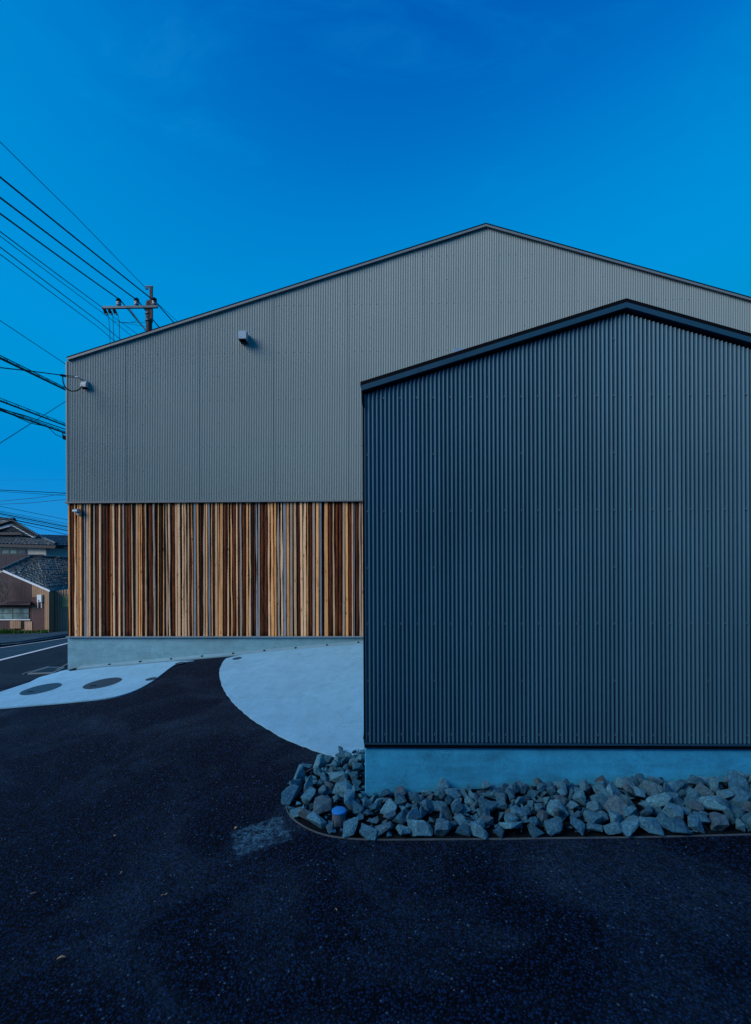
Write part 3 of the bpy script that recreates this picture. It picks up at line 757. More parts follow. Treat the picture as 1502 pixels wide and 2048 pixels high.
while tries < 14000 and len(placed) < 225:
    tries += 1
    s = rnd.choice([.20, .175, .155, .14, .125, .11]) * rnd.uniform(.9, 1.1) if tries < 5000 else rnd.uniform(.07, .11)
    x, y = rnd.uniform(-.75, X1), rnd.uniform(2.9, YS + .8)
    if not inside((x, y), bed): continue
    if edge_dist((x, y)) < s * .40: continue
    if not ok_wall(x, y, s * .5): continue
    if any((Vector((x, y)) - Vector(q[:2])).length < (s + q[2]) * (.37 if s > .1 else .36) for q in placed): continue
    placed.append((x, y, s))
    stone(x, y, H(x, y) + .014 + s * .27 + rnd.uniform(-.01, .015), s)
n2 = 0; tries = 0; top = []
while tries < 4000 and n2 < 74:               # stones lying on the others
    tries += 1; s = rnd.uniform(.09, .155)
    x, y = rnd.uniform(-.6, X1), rnd.uniform(3.0, YS + .7)
    if not inside((x, y), bed) or x < .0 or edge_dist((x, y)) < s * .55 or not ok_wall(x, y, s * .5): continue
    if any((Vector((x, y)) - Vector(q[:2])).length < (s + q[2]) * .46 for q in top): continue
    near_ = [q for q in placed if (Vector((x, y)) - Vector(q[:2])).length < q[2] * .55 + s * .3]
    if len(near_) < 2: continue
    base = sum(q[2] for q in near_) / len(near_)
    top.append((x, y, s)); n2 += 1
    stone(x, y, H(x, y) + base * .46 + s * .12, s)
fill = MB(); fr = random.Random(5)            # rubble between the stones
for _ in range(1500):
    x, y = fr.uniform(-.75, X1), fr.uniform(2.9, YS + .8)
    if not inside((x, y), bed) or edge_dist((x, y)) < .02: continue
    s = fr.uniform(.012, .042); z = H(x, y) + .014
    p = [Vector((x, y, z)) + Vector((fr.uniform(-1, 1), fr.uniform(-1, 1), fr.uniform(0, 1))) * s for _ in range(5)]
    fill.add(p, [(0, 1, 2), (0, 2, 3), (0, 3, 1), (1, 2, 4), (2, 3, 4), (3, 1, 4)])
o = fill.build('rubble', M_STONE, bed_o); o['kind'] = 'stuff'

# capped pipe among the rocks
zc = at_d(679, 1619.5, (capc.y) / ray(679, 1619.5).y).z
pipe = thing('pipe_stub', 'short grey pipe standing among the rocks with a bright blue cap', 'capped pipe', (capc.x, capc.y, capc.z))
MB().lathe((capc.x, capc.y, 0), [(.051, capc.z - .05), (.051, zc - .012)], 28).build('pipe', M_PVC, pipe)
MB().lathe((capc.x, capc.y, 0), [(.0525, zc - .014), (.0545, zc - .010), (.0545, zc - .003), (.051, zc), (.0, zc + .001)], 28).build('cap', M_BLUECAP, pipe)

# ------------------------------------------------------------------ manhole covers, grating
def manhole(px, py, rad, label, key=True, grp='dark iron covers set flush in the pale concrete'):
    c = gp(px, py, .018)
    t = thing('manhole_cover', label, 'manhole cover', c, grp)
    e = .01
    nrm = Vector((-(H(c.x + e, c.y) - H(c.x, c.y)) / e, -(H(c.x, c.y + e) - H(c.x, c.y)) / e, 1))
    def disc(r0, r1, z, name, mat, n=40, cx=0, cy=0, parent=t):
        m = MB(); vs = []
        for r_ in (r0, r1):
            for k in range(n):
                a = 2 * math.pi * k / n; x, y = c.x + cx + r_ * math.cos(a), c.y + cy + r_ * math.sin(a)
                vs.append((x, y, H(x, y) + .018 + z))
        if r0 > 1e-4: fs = [(k, n + k, n + (k + 1) % n, (k + 1) % n) for k in range(n)]; m.add(vs, fs)
        else: m.add(vs[n:], [tuple(range(n))])
        return m.build(name, mat, parent)
    disc(rad * .94, rad, .004, 'frame', M_GALV); lid = disc(0, rad * .925, .003, 'lid', M_IRON)
    disc(rad * .925, rad * .94, .002, 'joint', M_BLACK)
    if key:
        m = MB(); x, y = c.x - rad * .30, c.y - rad * .42
        vs = [(x + a, y + b, H(x + a, y + b) + .0245) for a, b in ((-.05, -.02), (.05, -.02), (.05, .02), (-.05, .02))]
        m.add(vs, [(0, 1, 2, 3)]).build('key_slot', M_BLACK, lid)
    return t
manhole(82, 1378, .29, 'round iron cover nearest the road, leftmost of the two large ones', True)
manhole(205, 1366.5, .285, 'large round iron cover in the middle of the left concrete apron', True)
manhole(302, 1358, .088, 'small round cover near the curved right edge of the left apron', False)
manhole(360, 1326.3, .085, 'small round cover where the left apron meets the kerb below the boards', False)
manhole(474, 1317, .085, 'small round cover at the top left tip of the right apron', False)

# drain grating at the corner of the foundation
gr = gp(88, 1338, .03)
grate = thing('drain_grating', 'rectangular steel drain grating in a frame by the corner of the foundation', 'drain grating', gr)
c4 = [gp(*p, .03) for p in ((57, 1346.5), (106, 1344.5), (128, 1335), (97, 1334))]
def lerp(a, b, t): return a + (b - a) * t
for i in range(4):
    a, b = c4[i], c4[(i + 1) % 4]; m = MB(); t_ = (b - a).normalized(); n = Vector((-t_.y, t_.x, 0)) * .022
    m.prism([a - n, b - n, b + n, a + n], (0, 0, -.05)).build('frame_bar', M_TRIM, grate)
for k in range(1, 13):
    a, b = lerp(c4[0], c4[1], k / 13), lerp(c4[3], c4[2], k / 13); t_ = (b - a).normalized(); n = Vector((-t_.y, t_.x, 0)) * .006
    MB().prism([a - n, b - n, b + n, a + n], (0, 0, -.03)).build('grate_bar', M_GALV, grate)
MB().add([p - Vector((0, 0, .016)) for p in c4], [(0, 1, 2, 3)]).build('pit', M_IRON, grate)
# two thin battens lying beside it
for (p, q, lab) in (((46, 1346.8), (98, 1332.5), 'thin steel bar lying on the road side of the drain grating'), ((113, 1339), (137, 1326.5), 'thin steel bar leading from the grating to the foundation corner')):
    a, b = gp(*p, .03), gp(*q, .03); t_ = (b - a).normalized(); n = Vector((-t_.y, t_.x, 0)) * .018
    tag(MB().prism([a - n, b - n, b + n, a + n], (0, 0, -.028)).build('steel_bar', M_TRIM), lab, 'steel bar')

# ------------------------------------------------------------------ small things on the asphalt
def leaf(px, py, L, wd, rot, curl, label, tone=M_LEAF):
    c = gp(px, py, .012); n = 6; vs = []
    for i in range(n + 1):
        t = i / n; w = wd * math.sin(math.pi * min(1, t * .94 + .04)) ** .8; z = curl * math.sin(t * 3.1) + curl * .4 * t
        for s_ in (-1, 0, 1):
            x, y = (t - .5) * L, s_ * w / 2
            vs.append((c.x + x * math.cos(rot) - y * math.sin(rot), c.y + x * math.sin(rot) + y * math.cos(rot), c.z + z + abs(s_) * curl * .45))
    fs = [(i * 3 + k, i * 3 + k + 1, i * 3 + k + 4, i * 3 + k + 3) for i in range(n) for k in (0, 1)]
    m = MB().add(vs, fs, True)
    return tag(m.build('fallen_leaf', tone), label, 'dry leaf', 'dry leaves and crumbs on the asphalt')
leaf(122, 1919, .045, .016, .3, .010, 'crumpled pale dry leaf at the lower left of the asphalt')
leaf(333, 1789, .022, .009, .9, .005, 'tiny tan dry leaf, right one of a close pair on the asphalt')
leaf(325, 1791, .016, .007, .5, .004, 'tiny tan dry leaf, left one of a close pair on the asphalt')
leaf(243, 1746, .020, .010, 1.2, .006, 'tiny curled tan leaf on the left middle of the asphalt')
leaf(229, 1673, .020, .012, .4, .006, 'pale dry crumb of leaf on the far left asphalt below the apron')
leaf(472, 1657, .030, .020, 1.0, .008, 'tan dry leaf at the corner of the grey cement stain')
leaf(66, 1787, .036, .008, .6, .003, 'narrow pale leaf sliver by the left edge of the asphalt')
leaf(672, 1819, .022, .006, 2.3, .003, 'thin tan leaf sliver on the asphalt below the cement stain')

# weed at the corner of the big foundation
wc = gp(128, 1329); wc.y = max(wc.y, YB + .25); wc.x = -6.15; wc.z = H(wc.x, wc.y)
weed = thing('weed', 'small weed with round pale leaves at the corner of the foundation by the road', 'weed', wc)
st = MB()
for k in range(7):
    a = rnd.uniform(0, 6.28); l_ = rnd.uniform(.10, .34); tip = wc + Vector((math.cos(a) * .06, math.sin(a) * .08, l_))
    st.tube([wc, lerp(wc, tip, .5) + Vector((.01, 0, .02)), tip], .004, 4)
    m = MB(); r_ = rnd.uniform(.035, .06) if k else .085; tip = tip if k else wc + Vector((-.01, 0, .32))
    nrm_ = Vector((rnd.uniform(-.3, .3), -1, rnd.uniform(.2, .8))).normalized(); u = nrm_.cross(Vector((0, 0, 1))).normalized(); w_ = u.cross(nrm_)
    ring = [tip + (u * math.cos(q) + w_ * math.sin(q)) * r_ * (1 + .1 * math.sin(3 * q)) for q in [i * math.pi / 5 for i in range(10)]]
    m.add([tip - nrm_ * .01] + ring, [(0, i + 1, (i + 1) % 10 + 1) for i in range(10)], True); m.build('leaf', M_PALELEAF, weed)
st.build('stems', M_GREEN, weed)

# ------------------------------------------------------------------ utility pole
PD = 15.8
def pp(px, py, d=PD): return at_d(px, py, d)
foot = pp(298, 660); gz = H(foot.x, foot.y) - .3
pole = thing('utility_pole', 'concrete utility pole with a steel crossarm rising behind the left roof slope', 'utility pole', (foot.x, foot.y, gz))
ptop = pp(297, 605.5)
MB().lathe((foot.x, foot.y, 0), [(.15, gz), (.095, ptop.z - .1), (.092, ptop.z), (.075, ptop.z + .05), (.03, ptop.z + .07), (0, ptop.z + .075)], 14).build('shaft', M_POLE, pole)
sp0, sp1 = pp(304.5, 660), pp(304.8, 575)
MB().box(sp0.x - .045, sp0.x + .045, foot.y - .09, foot.y - .03, pp(304, 640).z, sp1.z).build('top_mast', M_RUST, pole)
mb_ = MB(); a = pp(293.5, 575.5); b = pp(308, 575)
mb_.box(a.x, b.x, foot.y - .10, foot.y - .05, a.z - .015, a.z + .015); mb_.box(a.x, a.x + .07, foot.y - .11, foot.y - .04, a.z - .09, a.z - .05)
mb_.box(a.x, a.x + .025, foot.y - .09, foot.y - .06, a.z - .06, a.z); mb_.build('mast_bracket', M_GALV, pole)
ca0, ca1 = pp(207.5, 618.5), pp(318, 616.5)
arm = MB(); arm.box(0, 1, 0, 1, 0, 1)
dd = (ca1 - ca0)
arm = MB().prism([ca0 + Vector((0, -.13, -.035)), ca1 + Vector((0, -.13, -.035)), ca1 + Vector((0, -.13, .035)), ca0 + Vector((0, -.13, .035))], (0, .075, 0)).build('crossarm', M_GALV, pole)
for zpx, w in ((628, .115), (642, .118), (618, .11)):
    c = pp(297.5, zpx)
    MB().lathe((foot.x, foot.y, c.z), [(w - .012, -.03), (w, -.03), (w, .03), (w - .012, .03)], 14).build('band', M_GALV, pole)
for px in (240.5, 276.2, 311.5):
    c = lerp(ca0, ca1, (px - 207.5) / 110.5) + Vector((0, -.09, .035))
    ins = MB().lathe(c, [(.03, 0), (.035, .03), (.075, .035), (.08, .07), (.055, .085), (.075, .1), (.078, .14), (.05, .155)], 12).build('insulator', M_CERAM, pole)
    MB().lathe(c, [(.05, .150), (.085, .165), (.075, .23), (.03, .27), (0, .275)], 10).build('insulator_cap', M_BLACK, ins)
for px in (213.8, 223, 232.5):
    c = lerp(ca0, ca1, (px - 207.5) / 110.5) + Vector((0, -.09, -.035))
    cu = MB().tube([c + Vector((-.04, 0, 0)), c + Vector((.0, 0, -.10)), c + Vector((.05, 0, -.17))], [.04, .058, .045], 8).build('cutout', M_BLACK, pole)
    MB().lathe(c + Vector((.055, 0, -.21)), [(.02, 0), (.04, .01), (.04, .04), (.02, .05)], 8).build('terminal', M_CERAM, cu)
br = MB(); 
br.tube([lerp(ca0, ca1, .47) + Vector((0, -.09, 0)), pp(290.5, 660) ], .022, 6); br.build('arm_brace', M_GALV, pole)

# ------------------------------------------------------------------ cables
def cable(pts, r_, label, name='power_cable', grp=None, sag=0.0, ext=(0, 0), n=10, mat=None):
    """pts: (px, py, depth); the run is a polyline of spans with a little sag, prolonged past the frame by ext metres"""
    P = [at_d(*p) for p in pts]
    if ext[0]: P.insert(0, P[0] + (P[0] - P[1]).normalized() * ext[0])
    if ext[1]: P.append(P[-1] + (P[-1] - P[-2]).normalized() * ext[1])
    out = []
    for a, b in zip(P, P[1:]):
        for k in range(n):
            t = k / n; q = lerp(a, b, t); q.z -= sag * 4 * t * (1 - t) * (b - a).length / 10; out.append(q)
    out.append(P[-1])
    return tag(MB().tube(out, r_, 5).build(name, mat or M_CABLE), label, 'cable', grp), out
UP = 'high lines between pole and upper left'
insz = lambda px: lerp(ca0, ca1, (px - 207.5) / 110.5) + Vector((0, -.09, .29))
cable([(-30, 254, 9.5), (150, 431, 12.2), (294.5, 579, PD - .1)], .008, 'thinnest top wire slanting from the top left to the tip of the pole', 'overhead_wire', UP, .01, (8, 0))
cable([(-40, 324, 9), (0, 354, 9.6), (312, 604.5, PD - .1), (345, 642, 17.5)], .019, 'upper thick line ending at the right hand insulator of the pole', 'power_cable', UP, .02, (8, 3))
cable([(-40, 367, 9), (0, 395, 9.6), (277, 602.5, PD - .1), (316, 652, 17.8)], .019, 'middle thick line ending at the centre insulator of the pole', 'power_cable', UP, .02, (8, 3))
cable([(-40, 400, 9), (0, 427, 9.6), (241, 600.5, PD - .1), (289, 658, 17.8)], .018, 'lower thick line ending at the left hand insulator of the pole', 'power_cable', UP, .02, (8, 3))
cable([(-40, 435, 9), (0, 463, 9.6), (208, 617.5, PD - .1)], .011, 'thin line ending at the left tip of the crossarm', 'overhead_wire', UP, .01, (8, 0))
cable([(-40, 444, 9), (0, 472, 9.6), (215, 633, 15.5), (262, 671, 17.2)], .008, 'thin wire passing just under the crossarm tip to the roof edge', 'overhead_wire', UP, .01, (8, 3))
cable([(-40, 466, 9), (0, 494, 9.6), (195, 641, 15), (240, 678, 17)], .011, 'second lowest line of the high group, passing under the cut-outs', 'overhead_wire', UP, .01, (8, 3))
cable([(-40, 480, 9), (0, 508.5, 9.6), (195, 653, 15), (228, 681, 17)], .009, 'lowest line of the high group, crossing the three drop wires', 'overhead_wire', UP, .01, (8, 3))
cable([(216, 628, PD), (219.5, 655, PD), (219.8, 684, PD)], .009, 'drop wire hanging from the left cut-out of the pole', 'drop_wire', 'drop wires below the crossarm', 0, (0, 3))
cable([(225.5, 628, PD), (226.5, 650, PD), (227.5, 682, PD)], .009, 'drop wire hanging from the middle cut-out of the pole', 'drop_wire', 'drop wires below the crossarm', 0, (0, 3))
cable([(235, 628, PD), (238.5, 643, PD), (239.2, 678, PD)], .009, 'drop wire hanging from the right cut-out of the pole', 'drop_wire', 'drop wires below the crossarm', 0, (0, 3))
cable([(226, 642.5, PD), (245, 645.5, PD), (262, 645, PD), (273, 641.5, PD)], .006, 'short slack jumper wire under the crossarm, curving up at its right end', 'jumper_wire', 'slack jumpers on the pole', 0)
cable([(240, 644.5, PD), (265, 645.5, PD), (291, 645.5, PD)], .006, 'nearly level jumper wire running to the pole shaft', 'jumper_wire', 'slack jumpers on the pole', 0)
cable([(250, 646, PD), (270, 650, PD), (291, 653, PD)], .006, 'drooping jumper wire, lowest of those joining the pole shaft', 'jumper_wire', 'slack jumpers on the pole', 0)
cable([(225, 633, PD), (250, 650, 16.3), (272, 666.5, 17)], .008, 'wire slanting from the cut-outs down to the roof edge', 'overhead_wire', UP, 0, (0, 3))
cable([(306, 640, PD), (317, 652.5, 17)], .017, 'short thick line leaving the pole shaft to the right', 'power_cable', UP, 0, (0, 3))
cable([(313, 605, PD), (352, 640.5, 18)], .007, 'thin wire leaving the right insulator over the roof slope', 'overhead_wire', UP, 0, (0, 3))
# middle and lower cables
MIDG = 'cables left of the grey wall'
cable([(-40, 613, 10), (0, 641, 10.5), (133, 729.5, 13), (180, 760, 14)], .008, 'single thin wire meeting the top of the grey wall corner', 'overhead_wire', MIDG, .0, (8, 2))
def lashed(a, b, gap, r_, label, turns, ext=8):
    """thick cable hung below a messenger wire by a zigzag of ties"""
    A, B = at_d(*a), at_d(*b); dv = (B - A).normalized(); A2 = A - dv * ext; B2 = B + dv * 2
    t = thing('lashed_cable', label, 'cable', A2, MIDG)
    up = Vector((0, 0, gap))
    MB().tube([lerp(A2, B2, k / 12) for k in range(13)], r_, 6).build('cable', M_CABLE, t)
    MB().tube([lerp(A2, B2, k / 12) + up for k in range(13)], r_ * .45, 5).build('messenger_wire', M_CABLE, t)
    z = MB(); Lg = (B2 - A2).length; n = int(turns * Lg / (B - A).length); pts = []
    for k in range(n):
        p = lerp(A2, B2, (k + .5) / n); q = dv * Lg / n
        z.tube([p, p + q * .22 + up * 1.15, p + q * .44], r_ * .35, 4, False)
    z.build('ties', M_CABLE, t); return t
lashed((0, 716, 10), (133, 780.5, 13.5), .055, .026, 'thick lashed cable reaching the grey wall below the service wire', 7)
lashed((0, 801.5, 10.5), (133, 852, 14), .06, .020, 'lashed cable above the black joint box, upper of two', 7)
cable([(-30, 811, 10.4), (0, 817.5, 11), (50, 831.5, 12), (133, 859.5, 14.2), (170, 872, 15)], .014, 'plain cable midway between the two lashed cables', 'overhead_cable', MIDG, 0, (8, 1))
lashed((0, 820, 10.6), (133, 867, 14.2), .045, .022, 'lashed cable from which the black joint box hangs', 9)
cable([(0, 820, 10.5), (20, 827.5, 11), (60, 846, 12), (95, 853.5, 12.9), (100, 858, 13.1), (112, 869.5, 13.5), (124, 874.5, 13.9)], .010, 'slack wire looping down into the black joint box', 'overhead_wire', MIDG, 0, (6, 0))
bp0, bp1 = at_d(124.5, 871.5, 13.9), at_d(140, 881, 13.9)
jb = thing('joint_box', 'black cable joint box hanging at the left edge of the grey wall', 'joint box', at_d(128, 864, 13.9))
MB().prism([at_d(124.8, 872, 13.9), at_d(127.5, 870.6, 13.9), at_d(140, 872.5, 13.9), at_d(140, 882.5, 13.9), at_d(131.5, 879.8, 13.9), at_d(124.8, 878, 13.9)], (0, .15, 0)).build('case', M_BLACK, jb)
MB().tube([at_d(125, 864.5, 13.9), at_d(125, 872, 13.9)], .012, 5).tube([at_d(128, 865.5, 13.9), at_d(127, 871, 13.9)], .008, 5).build('hanger', M_CABLE, jb)
cable([(-30, 904, 9), (0, 886.5, 10), (133, 801.5, 14), (170, 778, 15)], .008, 'single thin wire rising to the right across the lashed cables', 'overhead_wire', MIDG, 0, (6, 1))
# service wire on the wall
cable([(-40, 731, 7.0), (0, 735.2, 7.4), (60, 742, 8.0), (121, 750, 8.75), (130, 751.5, 8.85)], .009, 'service wire running almost level to a clamp beside the grey wall corner', 'service_wire', None, 0, (6, 0))
sv = thing('wire_anchor', 'dark clamp and pale eye bolt holding the service wire to the wall corner', 'wire anchor', at_d(128, 751, 8.85))
MB().tube([at_d(121, 750.2, 8.78), at_d(131, 752, 8.86)], .022, 6).build('clamp', M_BLACK, sv)
MB().tube([at_d(131, 751, 8.86), at_d(150, 752.5, 8.98)], .006, 4).tube([at_d(131, 753.5, 8.86), at_d(150, 755, 8.98)], .006, 4).build('bail_wire', M_CABLE, sv)
a_ = at_y(154, 754.5, YB - .09)
MB().tube([a_ + Vector((-.04, 0, 0)), a_ + Vector((.035, 0, 0))], .022, 8).tube([a_ + Vector((.02, 0, 0)), a_ + Vector((.02, .085, 0))], .012, 6).build('eye_bolt', M_CERAM, sv)
cable([(125.2, 752, 8.8), (126, 763, 8.82), (129, 772, 8.85), (134, 778.5, 8.88), (143, 782.5, 8.92), (152, 782, 8.95), (159, 778.5, 9.0), (164, 772.5, 9.06)], .011, 'slack loop of cable from the clamp round into the pale cable box', 'service_cable', None, 0, (0, 0), 3)
# far lines
FG = 'distant lines above the far houses'
cable([(-20, 960.5, 40), (134, 959.5, 40)], .006, 'faint level wire high above the houses', 'distant_wire', FG, 0, (6, 3))
cable([(-20, 979, 30), (134, 986.5, 32)], .022, 'upper of the nearly level lines above the tiled roof', 'distant_wire', FG, 0, (6, 3))
cable([(-20, 981.5, 30), (134, 991.5, 32)], .012, 'line sloping gently down just under the uppermost level line', 'distant_wire', FG, 0, (6, 3))
cable([(-20, 1004, 40), (0, 1002.5, 40), (70, 996, 38), (134, 986.5, 36)], .018, 'faint line rising to the right to meet the level lines', 'distant_wire', FG, 0, (6, 3))
cable([(-20, 1009, 36), (0, 1008.5, 36), (60, 1006, 35), (134, 998.5, 34)], .016, 'darker line rising to the right, lowest of the level group', 'distant_wire', FG, 0, (6, 3))
cable([(-20, 1008.5, 24), (0, 1012.5, 24.5), (134, 1039.5, 27)], .011, 'single line sloping down to the right by itself above the bundle', 'distant_wire', FG, 0, (6, 3))
for (y0, y1, r_, lab) in ((1022, 1047, .008, 'top thin line of the bundle over the tiled gable'), (1024, 1051.5, .008, 'second thin line of the bundle over the tiled gable'),
                          (1027, 1054, .022, 'upper thick black line of the bundle over the tiled gable'), (1029.5, 1057.5, .010, 'thin line just below the upper thick line of the bundle'),
                          (1034.5, 1061, .024, 'lower thick black line touching the ridge tile of the gable'), (1037, 1069.5, .013, 'lowest line of the bundle, nearest the tiled slope')):
    cable([(-30, y0 - 5.5, 22), (0, y0, 22.5), (134, y1, 25)], r_, lab, 'distant_cable', FG, 0, (6, 3))

# ------------------------------------------------------------------ far houses on the left
def mat_ribbed(name, col, freq, var=.2):
    m, nt, b = new_mat(name); v = coords(nt)
    w = N(nt, 'ShaderNodeTexWave'); w.wave_type = 'BANDS'; w.bands_direction = 'X'; w.inputs['Scale'].default_value = freq
    w.inputs['Distortion'].default_value = .15
    nt.links.new(v, w.inputs['Vector']); n = noise_tex(nt, v, 1.8, 5, .65)
    r = ramp(nt, n.outputs[0], [(.3, tuple(c * (1 - var) for c in col)), (.7, tuple(c * (1 + var) for c in col))])
    nt.links.new(r.outputs[0], b.inputs['Base Color']); b.inputs['Roughness'].default_value = .75
    bump(nt, b, w.outputs[0], .8, .03); return m
M_MAROON = mat_ribbed('maroon_ribbed_sheet', (.032, .012, .013), 2.2)
M_TANRIB = mat_ribbed('tan_ribbed_sheet', (.26, .15, .08), 2.0, .12)
M_BROWNRIB = mat_ribbed('brown_ribbed_sheet', (.34, .21, .14), 2.6, .15)
M_PLASTER = mat_plain('cream_plaster', (.46, .43, .36), .9, 0, .10, 1.5)
M_PINKWALL = mat_plain('pinkish_siding', (.12, .10, .11), .9, 0, .06, 1.5)
M_WHITE = mat_plain('white_trim', (.52, .56, .57), .6, 0, .06)
M_TILE = mat_plain('dark_roof_tile', (.025, .045, .058), .55, 0, .35, 3)
M_OLDTILE = mat_plain('mossy_roof_tile', (.045, .065, .065), .85, 0, .55, 4)
M_FRAME = mat_plain('dark_window_frame', (.02, .018, .02), .6, 0, .1)
M_SHUT = mat_plain('dark_shutter', (.035, .026, .035), .8, 0, .2, 2)
M_BRICKD = mat_plain('glazed_brown_tile', (.05, .016, .013), .5, 0, .7, 12)
def mat_glass(name, col):
    m, nt, b = new_mat(name); n = noise_tex(nt, coords(nt), 2.2, 3, .5)
    r = ramp(nt, n.outputs[0], [(.35, tuple(c * .6 for c in col)), (.65, tuple(c * 1.4 for c in col))])
    nt.links.new(r.outputs[0], b.inputs['Base Color']); b.inputs['Roughness'].default_value = .12; b.inputs['Specular IOR Level'].default_value = .7; return m
M_GLASS = mat_glass('frosted_window_glass', (.10, .17, .17)); M_GLASSD = mat_glass('dark_window_glass', (.02, .045, .09))

def slab_on(p0, n, poly, proud, thick):
    """polygon given in photo pixels on the vertical plane (p0, n facing us), standing proud by proud"""
    q = p0 + n * proud
    return MB().prism([on_plane(px, py, q, n) for px, py in poly], -n * thick)
def rect(x0, x1, y0, y1): return [(x0, y0), (x1, y0), (x1, y1), (x0, y1)]
def tiled(m, bl, br, tl, tr_, rows, cols, rise, wob=0.0, seed=0):
    """roof patch between four corners, every row of tiles lifted at its lower edge, every column waved"""
    rr = random.Random(seed); nrm = (br - bl).cross(tl - bl).normalized()
    if nrm.z < 0: nrm = -nrm
    for r_ in range(rows):
        t0, t1 = r_ / rows, (r_ + 1) / rows; vs = []
        for c in range(cols * 2 + 1):
            u = c / (cols * 2); k = rise * (.5 + .5 * (1 if c % 2 else -1)) + rr.uniform(-wob, wob)
            lo = lerp(lerp(bl, br, u), lerp(tl, tr_, u), t0) + nrm * (rise * .8 + k); hi = lerp(lerp(bl, br, u), lerp(tl, tr_, u), t1) + nrm * (k * .6)
            vs += [lo, hi, lo - nrm * rise * 1.2]
        m.add(vs, [(c * 3, c * 3 + 3, c * 3 + 4, c * 3 + 1) for c in range(cols * 2)] + [(c * 3 + 2, c * 3 + 5, c * 3 + 3, c * 3) for c in range(cols * 2)])
    return m

# low house
gB = gp(97, 1264.5, .13); dB = (gB - CAM).dot(MAT.to_3x3() @ Vector((0, 0, -1)))
A_ = at_d(8, 1141, dB * 1.06); B_ = at_d(97.5, 1180, dB)
wdir = Vector((A_.x - B_.x, A_.y - B_.y, 0)).normalized(); nF = Vector((wdir.y, -wdir.x, 0));
if nF.dot(CAM - B_) < 0: nF = -nF
low = thing('low_house', 'low old house with maroon ribbed wall and mossy sloping tile roof across the road', 'house', (gB.x, gB.y, gB.z))
p0 = Vector((gB.x, gB.y, 0))
slab_on(p0, nF, [(-60, 1164), (8, 1143), (64, 1166), (64, 1262.5), (-60, 1259)], 0, .25).build('front_wall', M_MAROON, low)
slab_on(p0, nF, [(64, 1166), (97.5, 1181), (97.5, 1265), (64, 1262.5)], 0, .25).build('front_wall', M_TANRIB, low)
slab_on(p0, nF, rect(64.5, 88.5, 1194, 1263), .02, .04).build('tile_cladding', M_BRICKD, low)
slab_on(p0, nF, [(89, 1178), (97.8, 1182), (97.8, 1265), (89, 1264.2)], .04, .06).build('corner_post', M_TANRIB, low)
wn = slab_on(p0, nF, rect(-40, 58.5, 1215, 1240), .03, .06).build('window', M_FRAME, low)
for x0, x1 in ((-36, -8), (-2, 24.5), (27, 57)):
    for y0, y1 in ((1217.5, 1226), (1227.5, 1237.5)):
        slab_on(p0, nF, rect(x0, x1, y0, y1), .036, .02).build('pane', M_GLASS, wn)
slab_on(p0, nF, rect(-42, 60, 1238.6, 1240.4), .08, .07).build('window_sill', M_WHITE, wn)
cn = MB().prism([on_plane(px, py, p0 + nF * o_, nF) for px, py, o_ in ((-50, 1202, .02), (63, 1203, .02), (60, 1208, .45), (-50, 1208.5, .45))], (0, 0, -.05)); cn.build('window_canopy', M_MAROON, low)
slab_on(p0, nF, rect(19.5, 41, 1242, 1257), .20, .2).build('wall_box', M_TANRIB, low)
slab_on(p0, nF, rect(42, 64, 1243, 1263.5), .05, .05).build('wall_panel', M_BROWNRIB, low)
mbx = slab_on(p0, nF, rect(73.8, 82.5, 1189.5, 1204), .14, .12).build('meter_box', M_WHITE, low)
slab_on(p0, nF, [(75.5, 1202.6), (77, 1199), (78.2, 1201), (80, 1202.8)], .145, .01).build('meter_window', M_BLACK, mbx)
slab_on(p0, nF, rect(74.8, 75.9, 1204, 1216), .1, .03).build('conduit', M_WHITE, mbx); slab_on(p0, nF, rect(82, 83, 1204, 1216), .1, .03).build('conduit', M_WHITE, mbx)
# eave recedes from the corner; side wall is turned frontal to catch sun
C_ = at_d(150, 1174, dB * 1.16); sdir = Vector((C_.x - B_.x, C_.y - B_.y, 0)).normalized(); nS = Vector((sdir.y, -sdir.x, 0))
if nS.dot(CAM - B_) < 0: nS = -nS
rec = p0 + Vector((0, .45, 0)); nS0 = nS; nS = Vector((.25, -1, 0)).normalized()
slab_on(rec, nS, [(100, 1184), (150, 1176), (150, 1263), (100, 1267)], 0, .2).build('side_wall', M_BROWNRIB, low)
lw = slab_on(rec, nS, rect(124, 150, 1192, 1215), .03, .05).build('lattice_window', M_FRAME, low)
for k in range(8): slab_on(rec, nS, rect(125 + k * 2.4, 126.3 + k * 2.4, 1192.5, 1214.5), .05, .03).build('slat', mat_slat if k else (mat_slat := mat_plain('pale_yellow_wood', (.62, .52, .22), .8)), lw)
nS = nS0
dp0 = on_plane(102, 1190, p0 + nS * .05, nS); dp1 = on_plane(101, 1265, p0 + nS * .05, nS)
MB().tube([dp0, dp1], .05, 8).build('downpipe', M_PLASTIC, low)
gt0, gt1 = B_ + nS * .1 + Vector((0, 0, -.05)), C_ + nS * .1 + Vector((0, 0, -.05))
MB().tube([gt0, gt1], .06, 8).build('gutter', M_GALV, low)
MB().prism([on_plane(px, py, p0 + nF * .12, nF) for px, py in ((6, 1140), (99, 1180.5), (99, 1184), (6, 1144))], -nF * .05).build('barge_board', M_WHITE, low)
E_ = at_d(60, 1114.5, dB * 1.22); D_ = at_d(150, 1119, dB * 1.32)
rm = MB(); A2, B2, C2 = A_ + nF * .12, B_ + nF * .12 + nS * .12, C_ + nS * .12
Mid = lerp(E_, D_, .12)
tiled(rm, A2, B2, E_, Mid, 12, 14, .035, .03, 3); tiled(rm, B2, C2, Mid, D_, 12, 16, .035, .03, 4)
rm.build('roof', M_OLDTILE, low)
rg = MB(); n_ = 22
